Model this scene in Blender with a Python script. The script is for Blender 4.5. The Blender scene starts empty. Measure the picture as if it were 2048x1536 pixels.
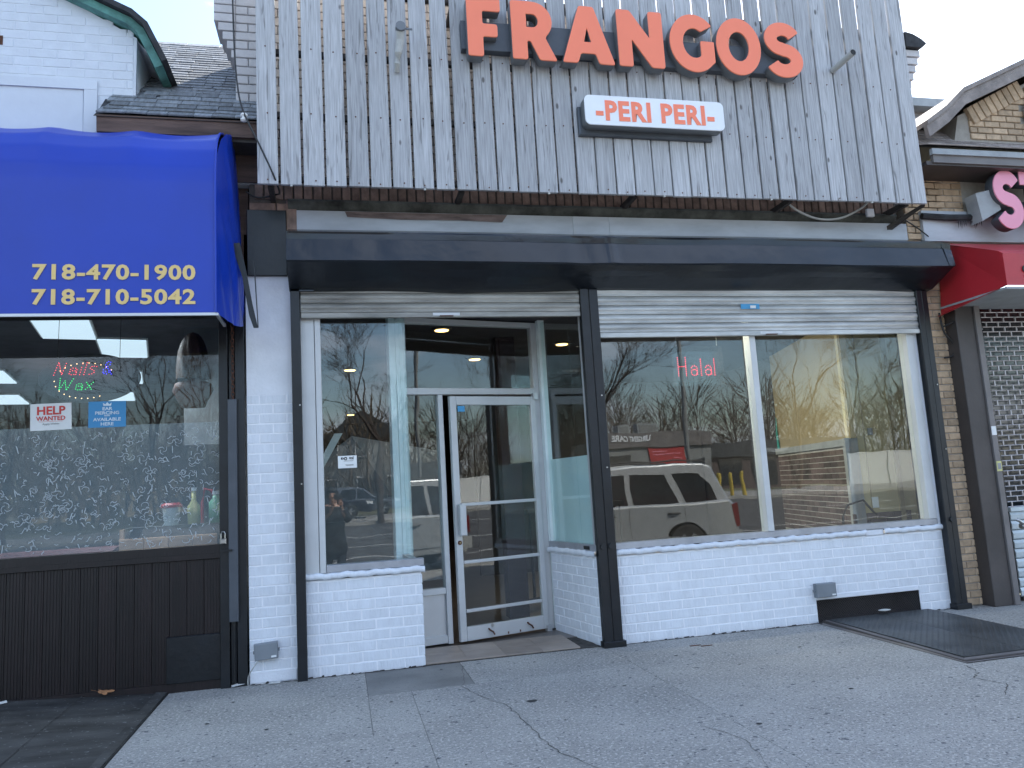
import bpy, math, random
from mathutils import Vector, Matrix
random.seed(7)
R = math.radians
scn = bpy.context.scene
col = scn.collection

# ------------------------------------------------------------------ camera
cam_d = bpy.data.cameras.new('camera'); cam = bpy.data.objects.new('camera', cam_d); col.objects.link(cam)
cam_d.sensor_width = 36.0; cam_d.lens = 1527.0 / 2048.0 * 36.0; cam_d.clip_start = 0.05; cam_d.clip_end = 900
yaw, pitch, roll = R(12.95), R(7.63), R(-3.35)
F_ = Vector((math.sin(yaw)*math.cos(pitch), math.cos(yaw)*math.cos(pitch), math.sin(pitch)))
r_ = Vector((math.cos(yaw), -math.sin(yaw), 0)); u_ = r_.cross(F_)
R_ = r_*math.cos(roll) + u_*math.sin(roll); U_ = -r_*math.sin(roll) + u_*math.cos(roll)
m3 = Matrix((R_, U_, -F_)).transposed()
cam.matrix_world = Matrix.Translation((0, -6.6, 1.43)) @ m3.to_4x4()
scn.camera = cam

# ------------------------------------------------------------------ sky, sun, exposure
SUN_EL, SUN_AZ = 46.0, 42.0          # azimuth measured from +Y (into the building) towards +X
world = bpy.data.worlds.new('World'); scn.world = world; world.use_nodes = True
wn = world.node_tree.nodes; wl = world.node_tree.links; wn.clear()
sky = wn.new('ShaderNodeTexSky'); sky.sky_type = 'NISHITA'; sky.sun_disc = False
sky.sun_elevation = R(SUN_EL); sky.sun_rotation = R(SUN_AZ); sky.air_density = 1.3; sky.dust_density = 1.0; sky.ozone_density = 4.0
tc = wn.new('ShaderNodeTexCoord')
mp = wn.new('ShaderNodeMapping'); mp.inputs['Scale'].default_value = (1.6, 1.6, 5.0)
wl.new(tc.outputs['Generated'], mp.inputs['Vector'])
cn = wn.new('ShaderNodeTexNoise'); cn.inputs['Scale'].default_value = 1.9; cn.inputs['Detail'].default_value = 7; cn.inputs['Roughness'].default_value = .55
wl.new(mp.outputs[0], cn.inputs['Vector'])
cr = wn.new('ShaderNodeValToRGB'); cr.color_ramp.elements[0].position = .48; cr.color_ramp.elements[1].position = .60
wl.new(cn.outputs['Fac'], cr.inputs['Fac'])
cm = wn.new('ShaderNodeMath'); cm.operation = 'MULTIPLY'; cm.inputs[1].default_value = .8; wl.new(cr.outputs['Color'], cm.inputs[0])
mx = wn.new('ShaderNodeMixRGB'); mx.inputs['Color2'].default_value = (6.0, 6.5, 7.6, 1)
wl.new(cm.outputs[0], mx.inputs['Fac']); wl.new(sky.outputs['Color'], mx.inputs['Color1'])
bg = wn.new('ShaderNodeBackground'); bg.inputs['Strength'].default_value = 0.10
wo = wn.new('ShaderNodeOutputWorld'); wl.new(mx.outputs['Color'], bg.inputs['Color']); wl.new(bg.outputs[0], wo.inputs['Surface'])
sd = bpy.data.lights.new('sun', 'SUN'); sd.energy = 3.6; sd.angle = R(.5); sd.color = (1, .95, .87)
sun = bpy.data.objects.new('sun', sd); col.objects.link(sun)
sdir = Vector((math.sin(R(SUN_AZ))*math.cos(R(SUN_EL)), math.cos(R(SUN_AZ))*math.cos(R(SUN_EL)), math.sin(R(SUN_EL))))
sun.rotation_euler = sdir.to_track_quat('Z', 'Y').to_euler(); sun.location = (6, 6, 20)
vs = scn.view_settings; vs.view_transform = 'Standard'; vs.look = 'None'; vs.gamma = 1; vs.use_curve_mapping = False
vs.exposure = 2.0
scn.render.engine = 'CYCLES'
cy = scn.cycles; cy.use_denoising = True; cy.max_bounces = 10; cy.transparent_max_bounces = 24; cy.glossy_bounces = 5; cy.diffuse_bounces = 4
cy.sample_clamp_indirect = 8

# ------------------------------------------------------------------ materials
def mat(name, c, rough=.6, metal=0, var=.12, vs_=6.0, bump=0, bs=40.0, stretch=None, spec=.5, rand=0.0, c2=None, coat=0, detail=5, dist=.01, speck=None, alpha=None):
    m = bpy.data.materials.new(name); m.use_nodes = True
    n = m.node_tree.nodes; l = m.node_tree.links; b = n['Principled BSDF']
    b.inputs['Roughness'].default_value = rough; b.inputs['Metallic'].default_value = metal
    b.inputs['Specular IOR Level'].default_value = spec; b.inputs['Coat Weight'].default_value = coat
    t = n.new('ShaderNodeTexCoord'); oi = n.new('ShaderNodeObjectInfo')
    off = n.new('ShaderNodeVectorMath'); off.operation = 'ADD'
    cmb = n.new('ShaderNodeMath'); cmb.operation = 'MULTIPLY'; cmb.inputs[1].default_value = 57.0
    l.new(oi.outputs['Random'], cmb.inputs[0]); l.new(t.outputs['Object'], off.inputs[0]); l.new(cmb.outputs[0], off.inputs[1])
    mpn = n.new('ShaderNodeMapping'); mpn.inputs['Scale'].default_value = stretch or (1, 1, 1); l.new(off.outputs[0], mpn.inputs['Vector'])
    no = n.new('ShaderNodeTexNoise'); no.inputs['Scale'].default_value = vs_; no.inputs['Detail'].default_value = detail; no.inputs['Roughness'].default_value = .6
    l.new(mpn.outputs[0], no.inputs['Vector'])
    rp = n.new('ShaderNodeValToRGB'); rp.color_ramp.elements[0].position = .3; rp.color_ramp.elements[1].position = .7
    a = c2 or tuple(x*(1-var*1.6) for x in c)
    rp.color_ramp.elements[0].color = (*a, 1); rp.color_ramp.elements[1].color = (*[min(1, x*(1+var)) for x in c], 1)
    l.new(no.outputs['Fac'], rp.inputs['Fac'])
    out = rp.outputs['Color']
    if speck:
        for (sc, thr, sc_col) in speck:
            v = n.new('ShaderNodeTexNoise'); v.inputs['Scale'].default_value = sc; v.inputs['Detail'].default_value = 2; l.new(t.outputs['Object'], v.inputs['Vector'])
            r2 = n.new('ShaderNodeValToRGB'); r2.color_ramp.elements[0].position = thr; r2.color_ramp.elements[1].position = thr+.04
            l.new(v.outputs['Fac'], r2.inputs['Fac'])
            mm = n.new('ShaderNodeMixRGB'); mm.inputs['Color2'].default_value = (*sc_col, 1); l.new(r2.outputs['Color'], mm.inputs['Fac']); l.new(out, mm.inputs['Color1']); out = mm.outputs['Color']
    if rand:
        hs = n.new('ShaderNodeHueSaturation'); mr = n.new('ShaderNodeMapRange'); mr.inputs['To Min'].default_value = 1-rand; mr.inputs['To Max'].default_value = 1+rand
        l.new(oi.outputs['Random'], mr.inputs['Value']); l.new(mr.outputs[0], hs.inputs['Value']); l.new(out, hs.inputs['Color']); out = hs.outputs['Color']
    l.new(out, b.inputs['Base Color'])
    if bump:
        nb = n.new('ShaderNodeTexNoise'); nb.inputs['Scale'].default_value = bs; nb.inputs['Detail'].default_value = 6
        l.new(mpn.outputs[0], nb.inputs['Vector'])
        bp = n.new('ShaderNodeBump'); bp.inputs['Strength'].default_value = bump; bp.inputs['Distance'].default_value = dist
        l.new(nb.outputs['Fac'], bp.inputs['Height']); l.new(bp.outputs[0], b.inputs['Normal'])
    return m
def emis(name, c, s):
    m = bpy.data.materials.new(name); m.use_nodes = True; b = m.node_tree.nodes['Principled BSDF']
    b.inputs['Base Color'].default_value = (*c, 1); b.inputs['Emission Color'].default_value = (*c, 1); b.inputs['Emission Strength'].default_value = s; return m
def glassm(name, tint=(.9, .95, .95), k=1.0, base=.03, wav=0.0):
    m = bpy.data.materials.new(name); m.use_nodes = True; n = m.node_tree.nodes; l = m.node_tree.links; n.clear()
    o = n.new('ShaderNodeOutputMaterial'); tr = n.new('ShaderNodeBsdfTransparent'); tr.inputs[0].default_value = (*tint, 1)
    g = n.new('ShaderNodeBsdfGlossy'); g.inputs['Roughness'].default_value = 0.0; g.inputs['Color'].default_value = (1, 1, 1, 1)
    f = n.new('ShaderNodeFresnel'); ge = n.new('ShaderNodeNewGeometry'); im = n.new('ShaderNodeMath'); im.operation = 'MULTIPLY_ADD'; im.inputs[1].default_value = -(1.5-1/1.5); im.inputs[2].default_value = 1.5   # same index from both sides of the pane
    l.new(ge.outputs['Backfacing'], im.inputs[0]); l.new(im.outputs[0], f.inputs['IOR'])
    ma = n.new('ShaderNodeMath'); ma.operation = 'MULTIPLY_ADD'; ma.inputs[1].default_value = k; ma.inputs[2].default_value = base; ma.use_clamp = True
    l.new(f.outputs[0], ma.inputs[0]); mi = n.new('ShaderNodeMixShader')
    l.new(ma.outputs[0], mi.inputs[0]); l.new(tr.outputs[0], mi.inputs[1]); l.new(g.outputs[0], mi.inputs[2]); l.new(mi.outputs[0], o.inputs[0])
    if wav:
        t = n.new('ShaderNodeTexCoord'); no = n.new('ShaderNodeTexNoise'); no.inputs['Scale'].default_value = 2.2; no.inputs['Detail'].default_value = 1
        l.new(t.outputs['Object'], no.inputs['Vector']); bp = n.new('ShaderNodeBump'); bp.inputs['Strength'].default_value = 1; bp.inputs['Distance'].default_value = wav
        l.new(no.outputs['Fac'], bp.inputs['Height']); l.new(bp.outputs[0], g.inputs['Normal'])
    return m
M = {}
M['white_brick'] = mat('painted_white_brick', (.69, .72, .765), .42, bump=.75, bs=26, var=.05, rand=.03, dist=.010, stretch=(2.2, 1, .5))
M['white_mortar'] = mat('painted_white_mortar', (.82, .83, .86), .6, bump=.3, bs=30, var=.05)
M['white_paint'] = mat('white_stucco_paint', (.72, .74, .78), .55, bump=.35, bs=45, var=.05)
M['alu'] = mat('satin_aluminium', (.55, .56, .57), .42, .55, var=.05, vs_=3)
M['alu_white'] = mat('pale_coated_aluminium', (.55, .56, .56), .4, .1, var=.05, vs_=3, bump=.05)
M['alu_back'] = mat('inner_glazing_frame', (.72, .80, .80), .45, .0, var=.05)
M['black_steel'] = mat('black_painted_steel', (.007, .009, .012), .38, 0, var=.35, vs_=3, bump=.25, bs=18, rand=.1)
M['hood'] = mat('black_sheet_metal', (.009, .012, .017), .25, 0, var=.25, vs_=1.5, bump=.35, bs=2.2, dist=.05, spec=.55)
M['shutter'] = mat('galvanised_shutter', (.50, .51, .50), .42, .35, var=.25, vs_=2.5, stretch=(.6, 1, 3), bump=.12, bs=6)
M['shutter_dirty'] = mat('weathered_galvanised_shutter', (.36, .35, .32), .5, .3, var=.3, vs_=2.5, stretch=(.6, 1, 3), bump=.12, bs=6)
M['rust'] = mat('rust', (.12, .05, .03), .9, var=.4, vs_=40)
M['concrete'] = mat('sidewalk_concrete', (.305, .297, .275), .9, var=.13, vs_=1.6, bump=.8, bs=70, dist=.007, rand=.03, detail=8,
                    speck=[(48, .56, (.42, .405, .375)), (17, .665, (.11, .11, .115)), (75, .60, (.15, .15, .155)), (38, .66, (.08, .08, .085))])
M['patch'] = mat('smooth_concrete_patch', (.20, .197, .185), .85, var=.15, vs_=3, bump=.4, bs=60, dist=.004, speck=[(60, .64, (.11, .11, .11))])
M['darkslab'] = mat('blackened_stone', (.045, .044, .042), .7, var=.55, vs_=3.5, bump=.5, bs=12, stretch=(.5, 1.4, 1), dist=.01, speck=[(35, .66, (.14, .14, .14))])
M['crack'] = mat('crack_dirt', (.06, .055, .05), .95, var=.5, vs_=20)
M['crack_pale'] = mat('crack_filler', (.36, .36, .34), .95, var=.4, vs_=20)
M['tile'] = mat('threshold_tile', (.30, .25, .21), .5, var=.15, vs_=4, rand=.15)
M['diamond'] = mat('diamond_plate_steel', (.085, .09, .092), .45, .4, var=.3, vs_=3, bump=.2, bs=40)
M['asphalt'] = mat('road_asphalt', (.07, .07, .072), .9, var=.25, vs_=1, bump=.4, bs=60)
M['grass'] = mat('dry_ground', (.12, .12, .07), .95, var=.4, vs_=.4)
M['line'] = mat('road_paint', (.6, .6, .58), .7, var=.2, vs_=5)
def woodmat():
    m = mat('weathered_grey_board', (.46, .468, .485), .85, var=.12, vs_=9.0, bump=.6, bs=16, stretch=(9, 9, .35), rand=.13, c2=(.30, .302, .312), dist=.004, detail=8)
    n = m.node_tree.nodes; l = m.node_tree.links
    b = n['Principled BSDF']; src = b.inputs['Base Color'].links[0].from_socket
    mpn = [x for x in n if x.type == 'MAPPING'][0]
    v = n.new('ShaderNodeTexNoise'); v.inputs['Scale'].default_value = 9; v.inputs['Detail'].default_value = 3; v.inputs['Distortion'].default_value = 1.2
    m2 = n.new('ShaderNodeMapping'); m2.inputs['Scale'].default_value = (3.2, 3.2, .22); l.new(mpn.inputs['Vector'].links[0].from_socket, m2.inputs['Vector']); l.new(m2.outputs[0], v.inputs['Vector'])
    r = n.new('ShaderNodeValToRGB'); r.color_ramp.elements[0].position = .60; r.color_ramp.elements[1].position = .70; l.new(v.outputs['Fac'], r.inputs['Fac'])
    k = n.new('ShaderNodeMath'); k.operation = 'MULTIPLY'; k.inputs[1].default_value = .62; l.new(r.outputs['Color'], k.inputs[0])
    mm = n.new('ShaderNodeMixRGB'); mm.inputs['Color2'].default_value = (.12, .115, .115, 1); l.new(k.outputs[0], mm.inputs['Fac']); l.new(src, mm.inputs['Color1'])
    # knots
    vo = n.new('ShaderNodeTexVoronoi'); vo.inputs['Scale'].default_value = 2.4; m3_ = n.new('ShaderNodeMapping'); m3_.inputs['Scale'].default_value = (2.2, 2.2, 1); l.new(mpn.inputs['Vector'].links[0].from_socket, m3_.inputs['Vector']); l.new(m3_.outputs[0], vo.inputs['Vector'])
    r3 = n.new('ShaderNodeValToRGB'); r3.color_ramp.elements[0].position = .045; r3.color_ramp.elements[0].color = (.8, .8, .8, 1); r3.color_ramp.elements[1].position = .085; r3.color_ramp.elements[1].color = (0, 0, 0, 1); l.new(vo.outputs['Distance'], r3.inputs['Fac'])
    m4 = n.new('ShaderNodeMixRGB'); m4.inputs['Color2'].default_value = (.07, .06, .055, 1); l.new(r3.outputs['Color'], m4.inputs['Fac']); l.new(mm.outputs['Color'], m4.inputs['Color1'])
    l.new(m4.outputs['Color'], b.inputs['Base Color'])
    return m
M['plank'] = woodmat()
M['batten'] = mat('dark_timber_batten', (.05, .043, .04), .9, var=.3, vs_=8)
M['fascia'] = mat('brown_timber_fascia', (.11, .07, .058), .8, var=.35, vs_=5, stretch=(.4, 3, 3), bump=.3)
M['cream_brick'] = mat('cream_brick', (.60, .52, .45), .8, var=.08, vs_=12, bump=.3, bs=40, rand=.08)
M['pale_brick'] = mat('pale_painted_brick', (.52, .51, .52), .8, var=.05, vs_=12, bump=.3, bs=40, rand=.05)
M['belt_brick'] = mat('dirty_soldier_brick', (.27, .185, .15), .9, var=.3, vs_=9, bump=.4, bs=40, rand=.22)
M['belt_mortar'] = mat('dirty_mortar', (.10, .085, .075), .9, var=.3, vs_=9)
M['mortar'] = mat('grey_mortar', (.36, .33, .29), .9, var=.1, vs_=12)
M['yellow_brick'] = mat('yellow_brick', (.48, .35, .23), .8, var=.15, vs_=14, bump=.4, bs=50, rand=.22)
M['moulding'] = mat('mossy_moulding', (.09, .095, .085), .9, var=.5, vs_=4, bump=.4)
M['panel_white'] = mat('stained_white_panel', (.46, .49, .53), .7, var=.14, vs_=2.5, stretch=(.6, 1, 2), rand=.08)
M['peeling'] = mat('peeling_paint_strip', (.20, .15, .14), .9, var=.4, vs_=6, stretch=(.6, 1, 3))
M['stucco_w'] = mat('white_painted_gable', (.62, .66, .72), .7, var=.04, vs_=2, bump=.3, bs=20)
M['gable_brick'] = mat('white_painted_gable_brick', (.62, .66, .72), .65, var=.04, vs_=8, bump=.3, bs=40, rand=.02)
M['green_trim'] = mat('weathered_green_trim', (.10, .27, .24), .7, var=.35, vs_=6)
M['shingle'] = mat('slate_shingle', (.17, .185, .20), .8, var=.25, vs_=7, bump=.4, bs=40, rand=.3)
M['shingle_r'] = mat('brown_shingle', (.32, .28, .26), .85, var=.2, vs_=7, bump=.4, bs=40, rand=.25)
M['tar'] = mat('roof_tar', (.03, .032, .036), .8, var=.4, vs_=8, bump=.6, bs=15)
M['blue'] = mat('blue_vinyl_canopy', (.006, .038, .37), .33, var=.06, vs_=1.5, bump=.1, bs=3, dist=.02, spec=.45)
M['gold'] = mat('gold_lettering', (.72, .52, .20), .5, var=.03)
M['red_vinyl'] = mat('red_vinyl_canopy', (.42, .02, .028), .4, var=.08, vs_=2)
M['orange'] = mat('orange_acrylic', (.95, .24, .132), .32, var=.02, vs_=2, spec=.4)
M['return'] = mat('grey_letter_return', (.16, .17, .18), .4, .3, var=.05)
M['raceway'] = mat('dark_grey_raceway', (.075, .085, .10), .5, .2, var=.1)
M['signface'] = mat('white_acrylic', (.80, .82, .85), .3, var=.02)
M['pink'] = mat('pink_acrylic', (.78, .30, .40), .4, var=.02)
M['brownboard'] = mat('dark_brown_board', (.009, .0045, .005), .45, var=.35, vs_=4, stretch=(4, 4, .5), bump=.2, bs=20, rand=.3)
M['brownmetal'] = mat('brown_painted_metal', (.065, .055, .052), .5, .1, var=.2, vs_=2, bump=.1)
M['brownmetal2'] = mat('taupe_painted_metal', (.17, .155, .15), .5, .1, var=.2, vs_=2)
M['grille'] = mat('grille_link_metal', (.42, .40, .41), .4, .6, var=.15)
M['slat_r'] = mat('pale_closed_slat', (.50, .56, .58), .5, .2, var=.15, vs_=3)
M['box'] = mat('grey_junction_box', (.20, .22, .24), .5, var=.08)
M['cable'] = mat('black_cable', (.02, .02, .02), .5)
M['cable_pale'] = mat('pale_conduit', (.42, .42, .40), .6)
M['glass'] = glassm('window_glass', (.93, .97, .97), 1.15, .012, .0012)
M['glass_salon'] = glassm('salon_glass', (.90, .94, .95), .7, .0, .001)
M['glass_side'] = glassm('return_glass', (.90, .96, .955), 1.0, .01)
M['frost_board'] = mat('pale_privacy_board', (.70, .78, .78), .6, var=.08, vs_=1.5)
M['glass_far'] = mat('dark_far_glass', (.02, .025, .03), .1, spec=.8)
M['ceil'] = mat('dark_ceiling', (.05, .045, .05), .7)
M['floor_in'] = mat('interior_floor_tile', (.10, .085, .075), .3, var=.2, vs_=1.5)
M['olive'] = mat('olive_wall', (.29, .235, .135), .75, var=.08, vs_=1.2)
M['olive2'] = mat('yellow_olive_panel', (.46, .385, .22), .7, var=.08, vs_=1.2)
M['int_dark'] = mat('dark_interior_wall', (.035, .033, .036), .8)
M['int_red'] = mat('dark_red_wall', (.022, .008, .012), .7)
M['int_brick'] = mat('dark_interior_brick', (.085, .062, .058), .8, rand=.35, var=.2, vs_=10)
M['int_mortar'] = mat('pale_interior_mortar', (.36, .35, .33), .8)
M['pale_cap'] = mat('grey_wall_cap', (.30, .32, .33), .5)
M['teal'] = mat('teal_tape', (.03, .30, .26), .5)
M['paper'] = mat('white_paper', (.74, .75, .74), .7, var=.02)
M['ink'] = mat('black_ink', (.02, .02, .02), .7)
M['ink_grey'] = mat('grey_ink', (.30, .30, .30), .7)
M['redink'] = mat('red_ink', (.62, .06, .05), .7)
M['bluepaper'] = mat('blue_poster', (.06, .27, .52), .7, var=.03)
M['whiteink'] = mat('pale_ink', (.70, .78, .84), .7)
M['bluetape'] = mat('blue_tape', (.07, .33, .60), .6)
M['sill_alu'] = mat('aluminium_sill', (.42, .43, .46), .4, .5)
M['ledred'] = emis('red_led', (1, .02, .05), .9); M['ledgreen'] = emis('green_led', (.01, 1, .16), .55); M['ledblue'] = emis('blue_led', (.02, .02, 1), 1.2)
M['ledgold'] = emis('amber_led', (1, .62, .30), .8)
M['lamp'] = emis('warm_downlight', (1, .62, .22), 1.6); M['panel_light'] = emis('ceiling_panel_light', (.72, .88, 1), .26)
M['signblack'] = mat('black_sign_board', (.004, .007, .012), .5)
M['ceil_grey'] = mat('grey_ceiling_tile', (.20, .21, .23), .8)
M['salon_wall'] = mat('salon_wall', (.16, .17, .18), .8)
M['hair'] = mat('brown_hair', (.05, .022, .012), .55, var=.5, vs_=30, stretch=(5, 5, .6), bump=.5)
M['terracotta'] = mat('terracotta_cloth', (.07, .02, .012), .7)
M['crate'] = mat('crate_wood', (.70, .40, .25), .7, var=.2, vs_=5, rand=.25)
M['liner'] = mat('dark_liner', (.02, .025, .035), .6)
M['ceramic'] = mat('white_plastic_tub', (.62, .66, .66), .4); M['redplastic'] = mat('red_lid', (.45, .02, .03), .4)
M['yellowbottle'] = mat('yellow_bottle', (.62, .58, .25), .4); M['greenbottle'] = mat('green_bottle', (.18, .45, .30), .4)
M['maroon'] = mat('maroon_cushion', (.10, .01, .015), .6)
M['etched'] = mat('etched_vinyl', (.46, .50, .52), .8)
M['leaf'] = mat('dry_leaf', (.30, .14, .06), .8); M['litter'] = mat('paper_litter', (.55, .55, .52), .8)
M['stain'] = mat('gum_stain', (.035, .035, .035), .9)
M['chrome'] = mat('padlock_steel', (.45, .45, .44), .3, .9)
M['brass'] = mat('brass', (.35, .30, .15), .4, .7)

# ------------------------------------------------------------------ mesh helpers
class MB:
    def __init__(s): s.v = []; s.f = []; s.mi = []; s.m = 0
    def add(s, vs_, fs):
        o = len(s.v); s.v += [tuple(p) for p in vs_]; s.f += [tuple(i+o for i in f) for f in fs]; s.mi += [s.m]*len(fs); return s
    def box(s, x0, x1, y0, y1, z0, z1):
        return s.add([(x0,y0,z0),(x1,y0,z0),(x1,y1,z0),(x0,y1,z0),(x0,y0,z1),(x1,y0,z1),(x1,y1,z1),(x0,y1,z1)],
                     [(0,3,2,1),(4,5,6,7),(0,1,5,4),(1,2,6,5),(2,3,7,6),(3,0,4,7)])
    def bev(s, x0, x1, y0, y1, z0, z1, b=.004):   # box whose front (-y) face has bevelled edges
        return s.add([(x0,y0+b,z0),(x1,y0+b,z0),(x1,y1,z0),(x0,y1,z0),(x0,y0+b,z1),(x1,y0+b,z1),(x1,y1,z1),(x0,y1,z1),
                      (x0+b,y0,z0+b),(x1-b,y0,z0+b),(x1-b,y0,z1-b),(x0+b,y0,z1-b)],
                     [(0,3,2,1),(4,5,6,7),(1,2,6,5),(2,3,7,6),(3,0,4,7),(8,9,10,11),(0,1,9,8),(1,5,10,9),(5,4,11,10),(4,0,8,11)])
    def quad(s, a, b, c, d): return s.add([a, b, c, d], [(0,1,2,3)])
    def prism(s, pts, a, b, axis='x'):            # polygon extruded along an axis
        n = len(pts)
        def P(p, t): return (t, p[0], p[1]) if axis == 'x' else ((p[0], t, p[1]) if axis == 'y' else (p[0], p[1], t))
        return s.add([P(p, a) for p in pts] + [P(p, b) for p in pts], [tuple(range(n))[::-1], tuple(range(n, 2*n))] + [(i, (i+1) % n, n+(i+1) % n, n+i) for i in range(n)])
    def tube(s, pts, r, n=8, cap=True):
        pts = [Vector(p) for p in pts]; rs = r if isinstance(r, (list, tuple)) else [r]*len(pts); vv = []; ff = []
        for i, p in enumerate(pts):
            d = (pts[min(i+1, len(pts)-1)] - pts[max(i-1, 0)]).normalized()
            a = d.cross(Vector((0, 0, 1)) if abs(d.z) < .9 else Vector((1, 0, 0))).normalized(); b = d.cross(a)
            for k in range(n):
                t = 2*math.pi*k/n; vv.append(p + (a*math.cos(t) + b*math.sin(t))*rs[i])
        for i in range(len(pts)-1):
            for k in range(n): ff.append((i*n+k, i*n+(k+1) % n, (i+1)*n+(k+1) % n, (i+1)*n+k))
        if cap: ff += [tuple(range(n))[::-1], tuple((len(pts)-1)*n+k for k in range(n))]
        return s.add(vv, ff)
    def lathe(s, prof, c=(0, 0, 0), n=16, axis='z'):
        vv = []; ff = []
        for (r, h) in prof:
            for k in range(n):
                t = 2*math.pi*k/n; a, b = r*math.cos(t), r*math.sin(t)
                p = (a, b, h) if axis == 'z' else (a, h, b); vv.append((c[0]+p[0], c[1]+p[1], c[2]+p[2]))
        for i in range(len(prof)-1):
            for k in range(n): ff.append((i*n+k, i*n+(k+1) % n, (i+1)*n+(k+1) % n, (i+1)*n+k))
        ff += [tuple(range(n))[::-1], tuple((len(prof)-1)*n+k for k in range(n))]
        return s.add(vv, ff)
    def grid(s, fn, nu, nv):
        return s.add([fn(i/nu, j/nv) for j in range(nv+1) for i in range(nu+1)],
                     [(j*(nu+1)+i, j*(nu+1)+i+1, (j+1)*(nu+1)+i+1, (j+1)*(nu+1)+i) for j in range(nv) for i in range(nu)])
    def mesh(s, name, mats, smooth=False):
        me = bpy.data.meshes.new(name); me.from_pydata(s.v, [], s.f)
        for m in (mats if isinstance(mats, (list, tuple)) else [mats]): me.materials.append(M[m] if isinstance(m, str) else m)
        me.polygons.foreach_set('material_index', s.mi)
        if smooth: me.polygons.foreach_set('use_smooth', [True]*len(me.polygons))
        me.update(); return me
    def build(s, name, mats, parent=None, smooth=False, loc=None):
        o = bpy.data.objects.new(name, s.mesh(name, mats, smooth)); col.objects.link(o)
        if parent: o.parent = parent
        if loc: o.location = loc
        return o
def tag(o, label=None, cat=None, group=None, kind=None):
    for k, v in (('label', label), ('category', cat), ('group', group), ('kind', kind)):
        if v: o[k] = v
    return o
def thing(name, label, cat, loc=(0, 0, 0), rz=0, group=None):
    o = bpy.data.objects.new(name, None); o.empty_display_size = .1; col.objects.link(o); o.location = loc; o.rotation_euler = (0, 0, rz)
    return tag(o, label, cat, group)
def inst(name, me, parent=None, loc=(0, 0, 0), rot=(0, 0, 0), scale=(1, 1, 1)):
    o = bpy.data.objects.new(name, me); col.objects.link(o); o.location = loc; o.rotation_euler = rot; o.scale = scale
    if parent: o.parent = parent
    return o
def copy_tree(o, parent=None):
    c = o.copy(); col.objects.link(c); c.parent = parent
    for ch in list(o.children): copy_tree(ch, c)
    return c
_c = {}
def curve_mesh(name, splines, ext, bev, m):
    cu = bpy.data.curves.new(name, 'CURVE'); cu.dimensions = '2D'; cu.fill_mode = 'BOTH'; cu.extrude = ext; cu.bevel_depth = bev; cu.bevel_resolution = 1
    for sp in splines:
        s = cu.splines.new('POLY'); s.points.add(len(sp)-1); s.use_cyclic_u = True
        for i, p in enumerate(sp): s.points[i].co = (p[0], p[1], 0, 1)
    ob = bpy.data.objects.new(name, cu); me = bpy.data.meshes.new_from_object(ob); bpy.data.objects.remove(ob); bpy.data.curves.remove(cu)
    me.materials.clear(); me.materials.append(M[m]); me.name = name; return me
def text_obj(name, s, size, loc, m, parent, bold=0, sx=1, ext=.002, rot=(math.pi/2, 0, 0), align='LEFT', space=1, shear=0):
    cu = bpy.data.curves.new(name, 'FONT'); cu.body = s; cu.size = size; cu.extrude = ext; cu.offset = bold; cu.align_x = align; cu.space_character = space; cu.resolution_u = 3; cu.shear = shear
    ob = bpy.data.objects.new(name, cu); me = bpy.data.meshes.new_from_object(ob); bpy.data.objects.remove(ob); bpy.data.curves.remove(cu)
    me.materials.clear(); me.materials.append(M[m]); me.name = name
    o = inst(name, me, parent, loc, rot, (sx, 1, 1)); return o
def bricks(parent, x0, x1, z0, z1, L, H, j, y, depth, m, xf=None, name='brick', start=0, jit=.0012, skip=None, ang=0, lat=None, holes=None):
    """running-bond brick objects sharing a few meshes; xf maps (along, y, z) to world"""
    cnt = 0; row = 0; z = z0
    while z < z1 - .02:
        h = min(H-j, z1-z)
        x = x0 - (L/2 if (row+start) % 2 else 0)
        while x < x1 - .01:
            a, b = max(x, x0), min(x+L-j, x1)
            if holes and z < holes[2]:
                if a < holes[0] < b: b = holes[0]
                elif a < holes[1] < b: a = holes[1]
                elif a >= holes[0] and b <= holes[1]: x += L; continue
            if b-a > .02 and not (skip and skip((a+b)/2, z+h/2)):
                key = (round(b-a, 3), round(h, 3), depth, m)
                if key not in _c:
                    _c[key] = MB().bev(-(b-a)/2, (b-a)/2, 0, depth, -h/2, h/2, .003 if m == 'white_brick' else .005).mesh('brick', m)
                yy = y + random.uniform(-jit, jit)
                loc = ((a+b)/2, yy, z+h/2)
                if xf: loc = xf(*loc)
                inst(name, _c[key], parent, loc, (random.uniform(-.012, .012), 0, ang+random.uniform(-.008, .008))); cnt += 1
            x += L
        z += H; row += 1
    return cnt

# ------------------------------------------------------------------ ground
def hz(y):      # ground height across the street
    if y > -15: return -.135
    if y > -26: return -.135 + (-15-y)/11*.45
    return .315 + min(.25, (-26-y)*.008)
ys = [60, 0, -5.36, -15, -18, -22, -26, -34, -50, -80, -160]
g = MB()
for a, b in zip(ys[1:-1], ys[2:]):
    g.quad((-150, a, hz(a)-.012), (-150, b, hz(b)-.012), (150, b, hz(b)-.012), (150, a, hz(a)-.012))
g.quad((-150, 160, -.16), (-150, 0, -.16), (150, 0, -.16), (150, 160, -.16))
tag(g.build('ground', 'grass'), kind='structure')
rd = MB(); yr = [-5.34, -15, -18, -22, -24.5]
for a, b in zip(yr[:-1], yr[1:]): rd.quad((-60, a, hz(a)), (-60, b, hz(b)), (70, b, hz(b)), (70, a, hz(a)))
road = tag(rd.build('road', 'asphalt'), kind='structure')
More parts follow.
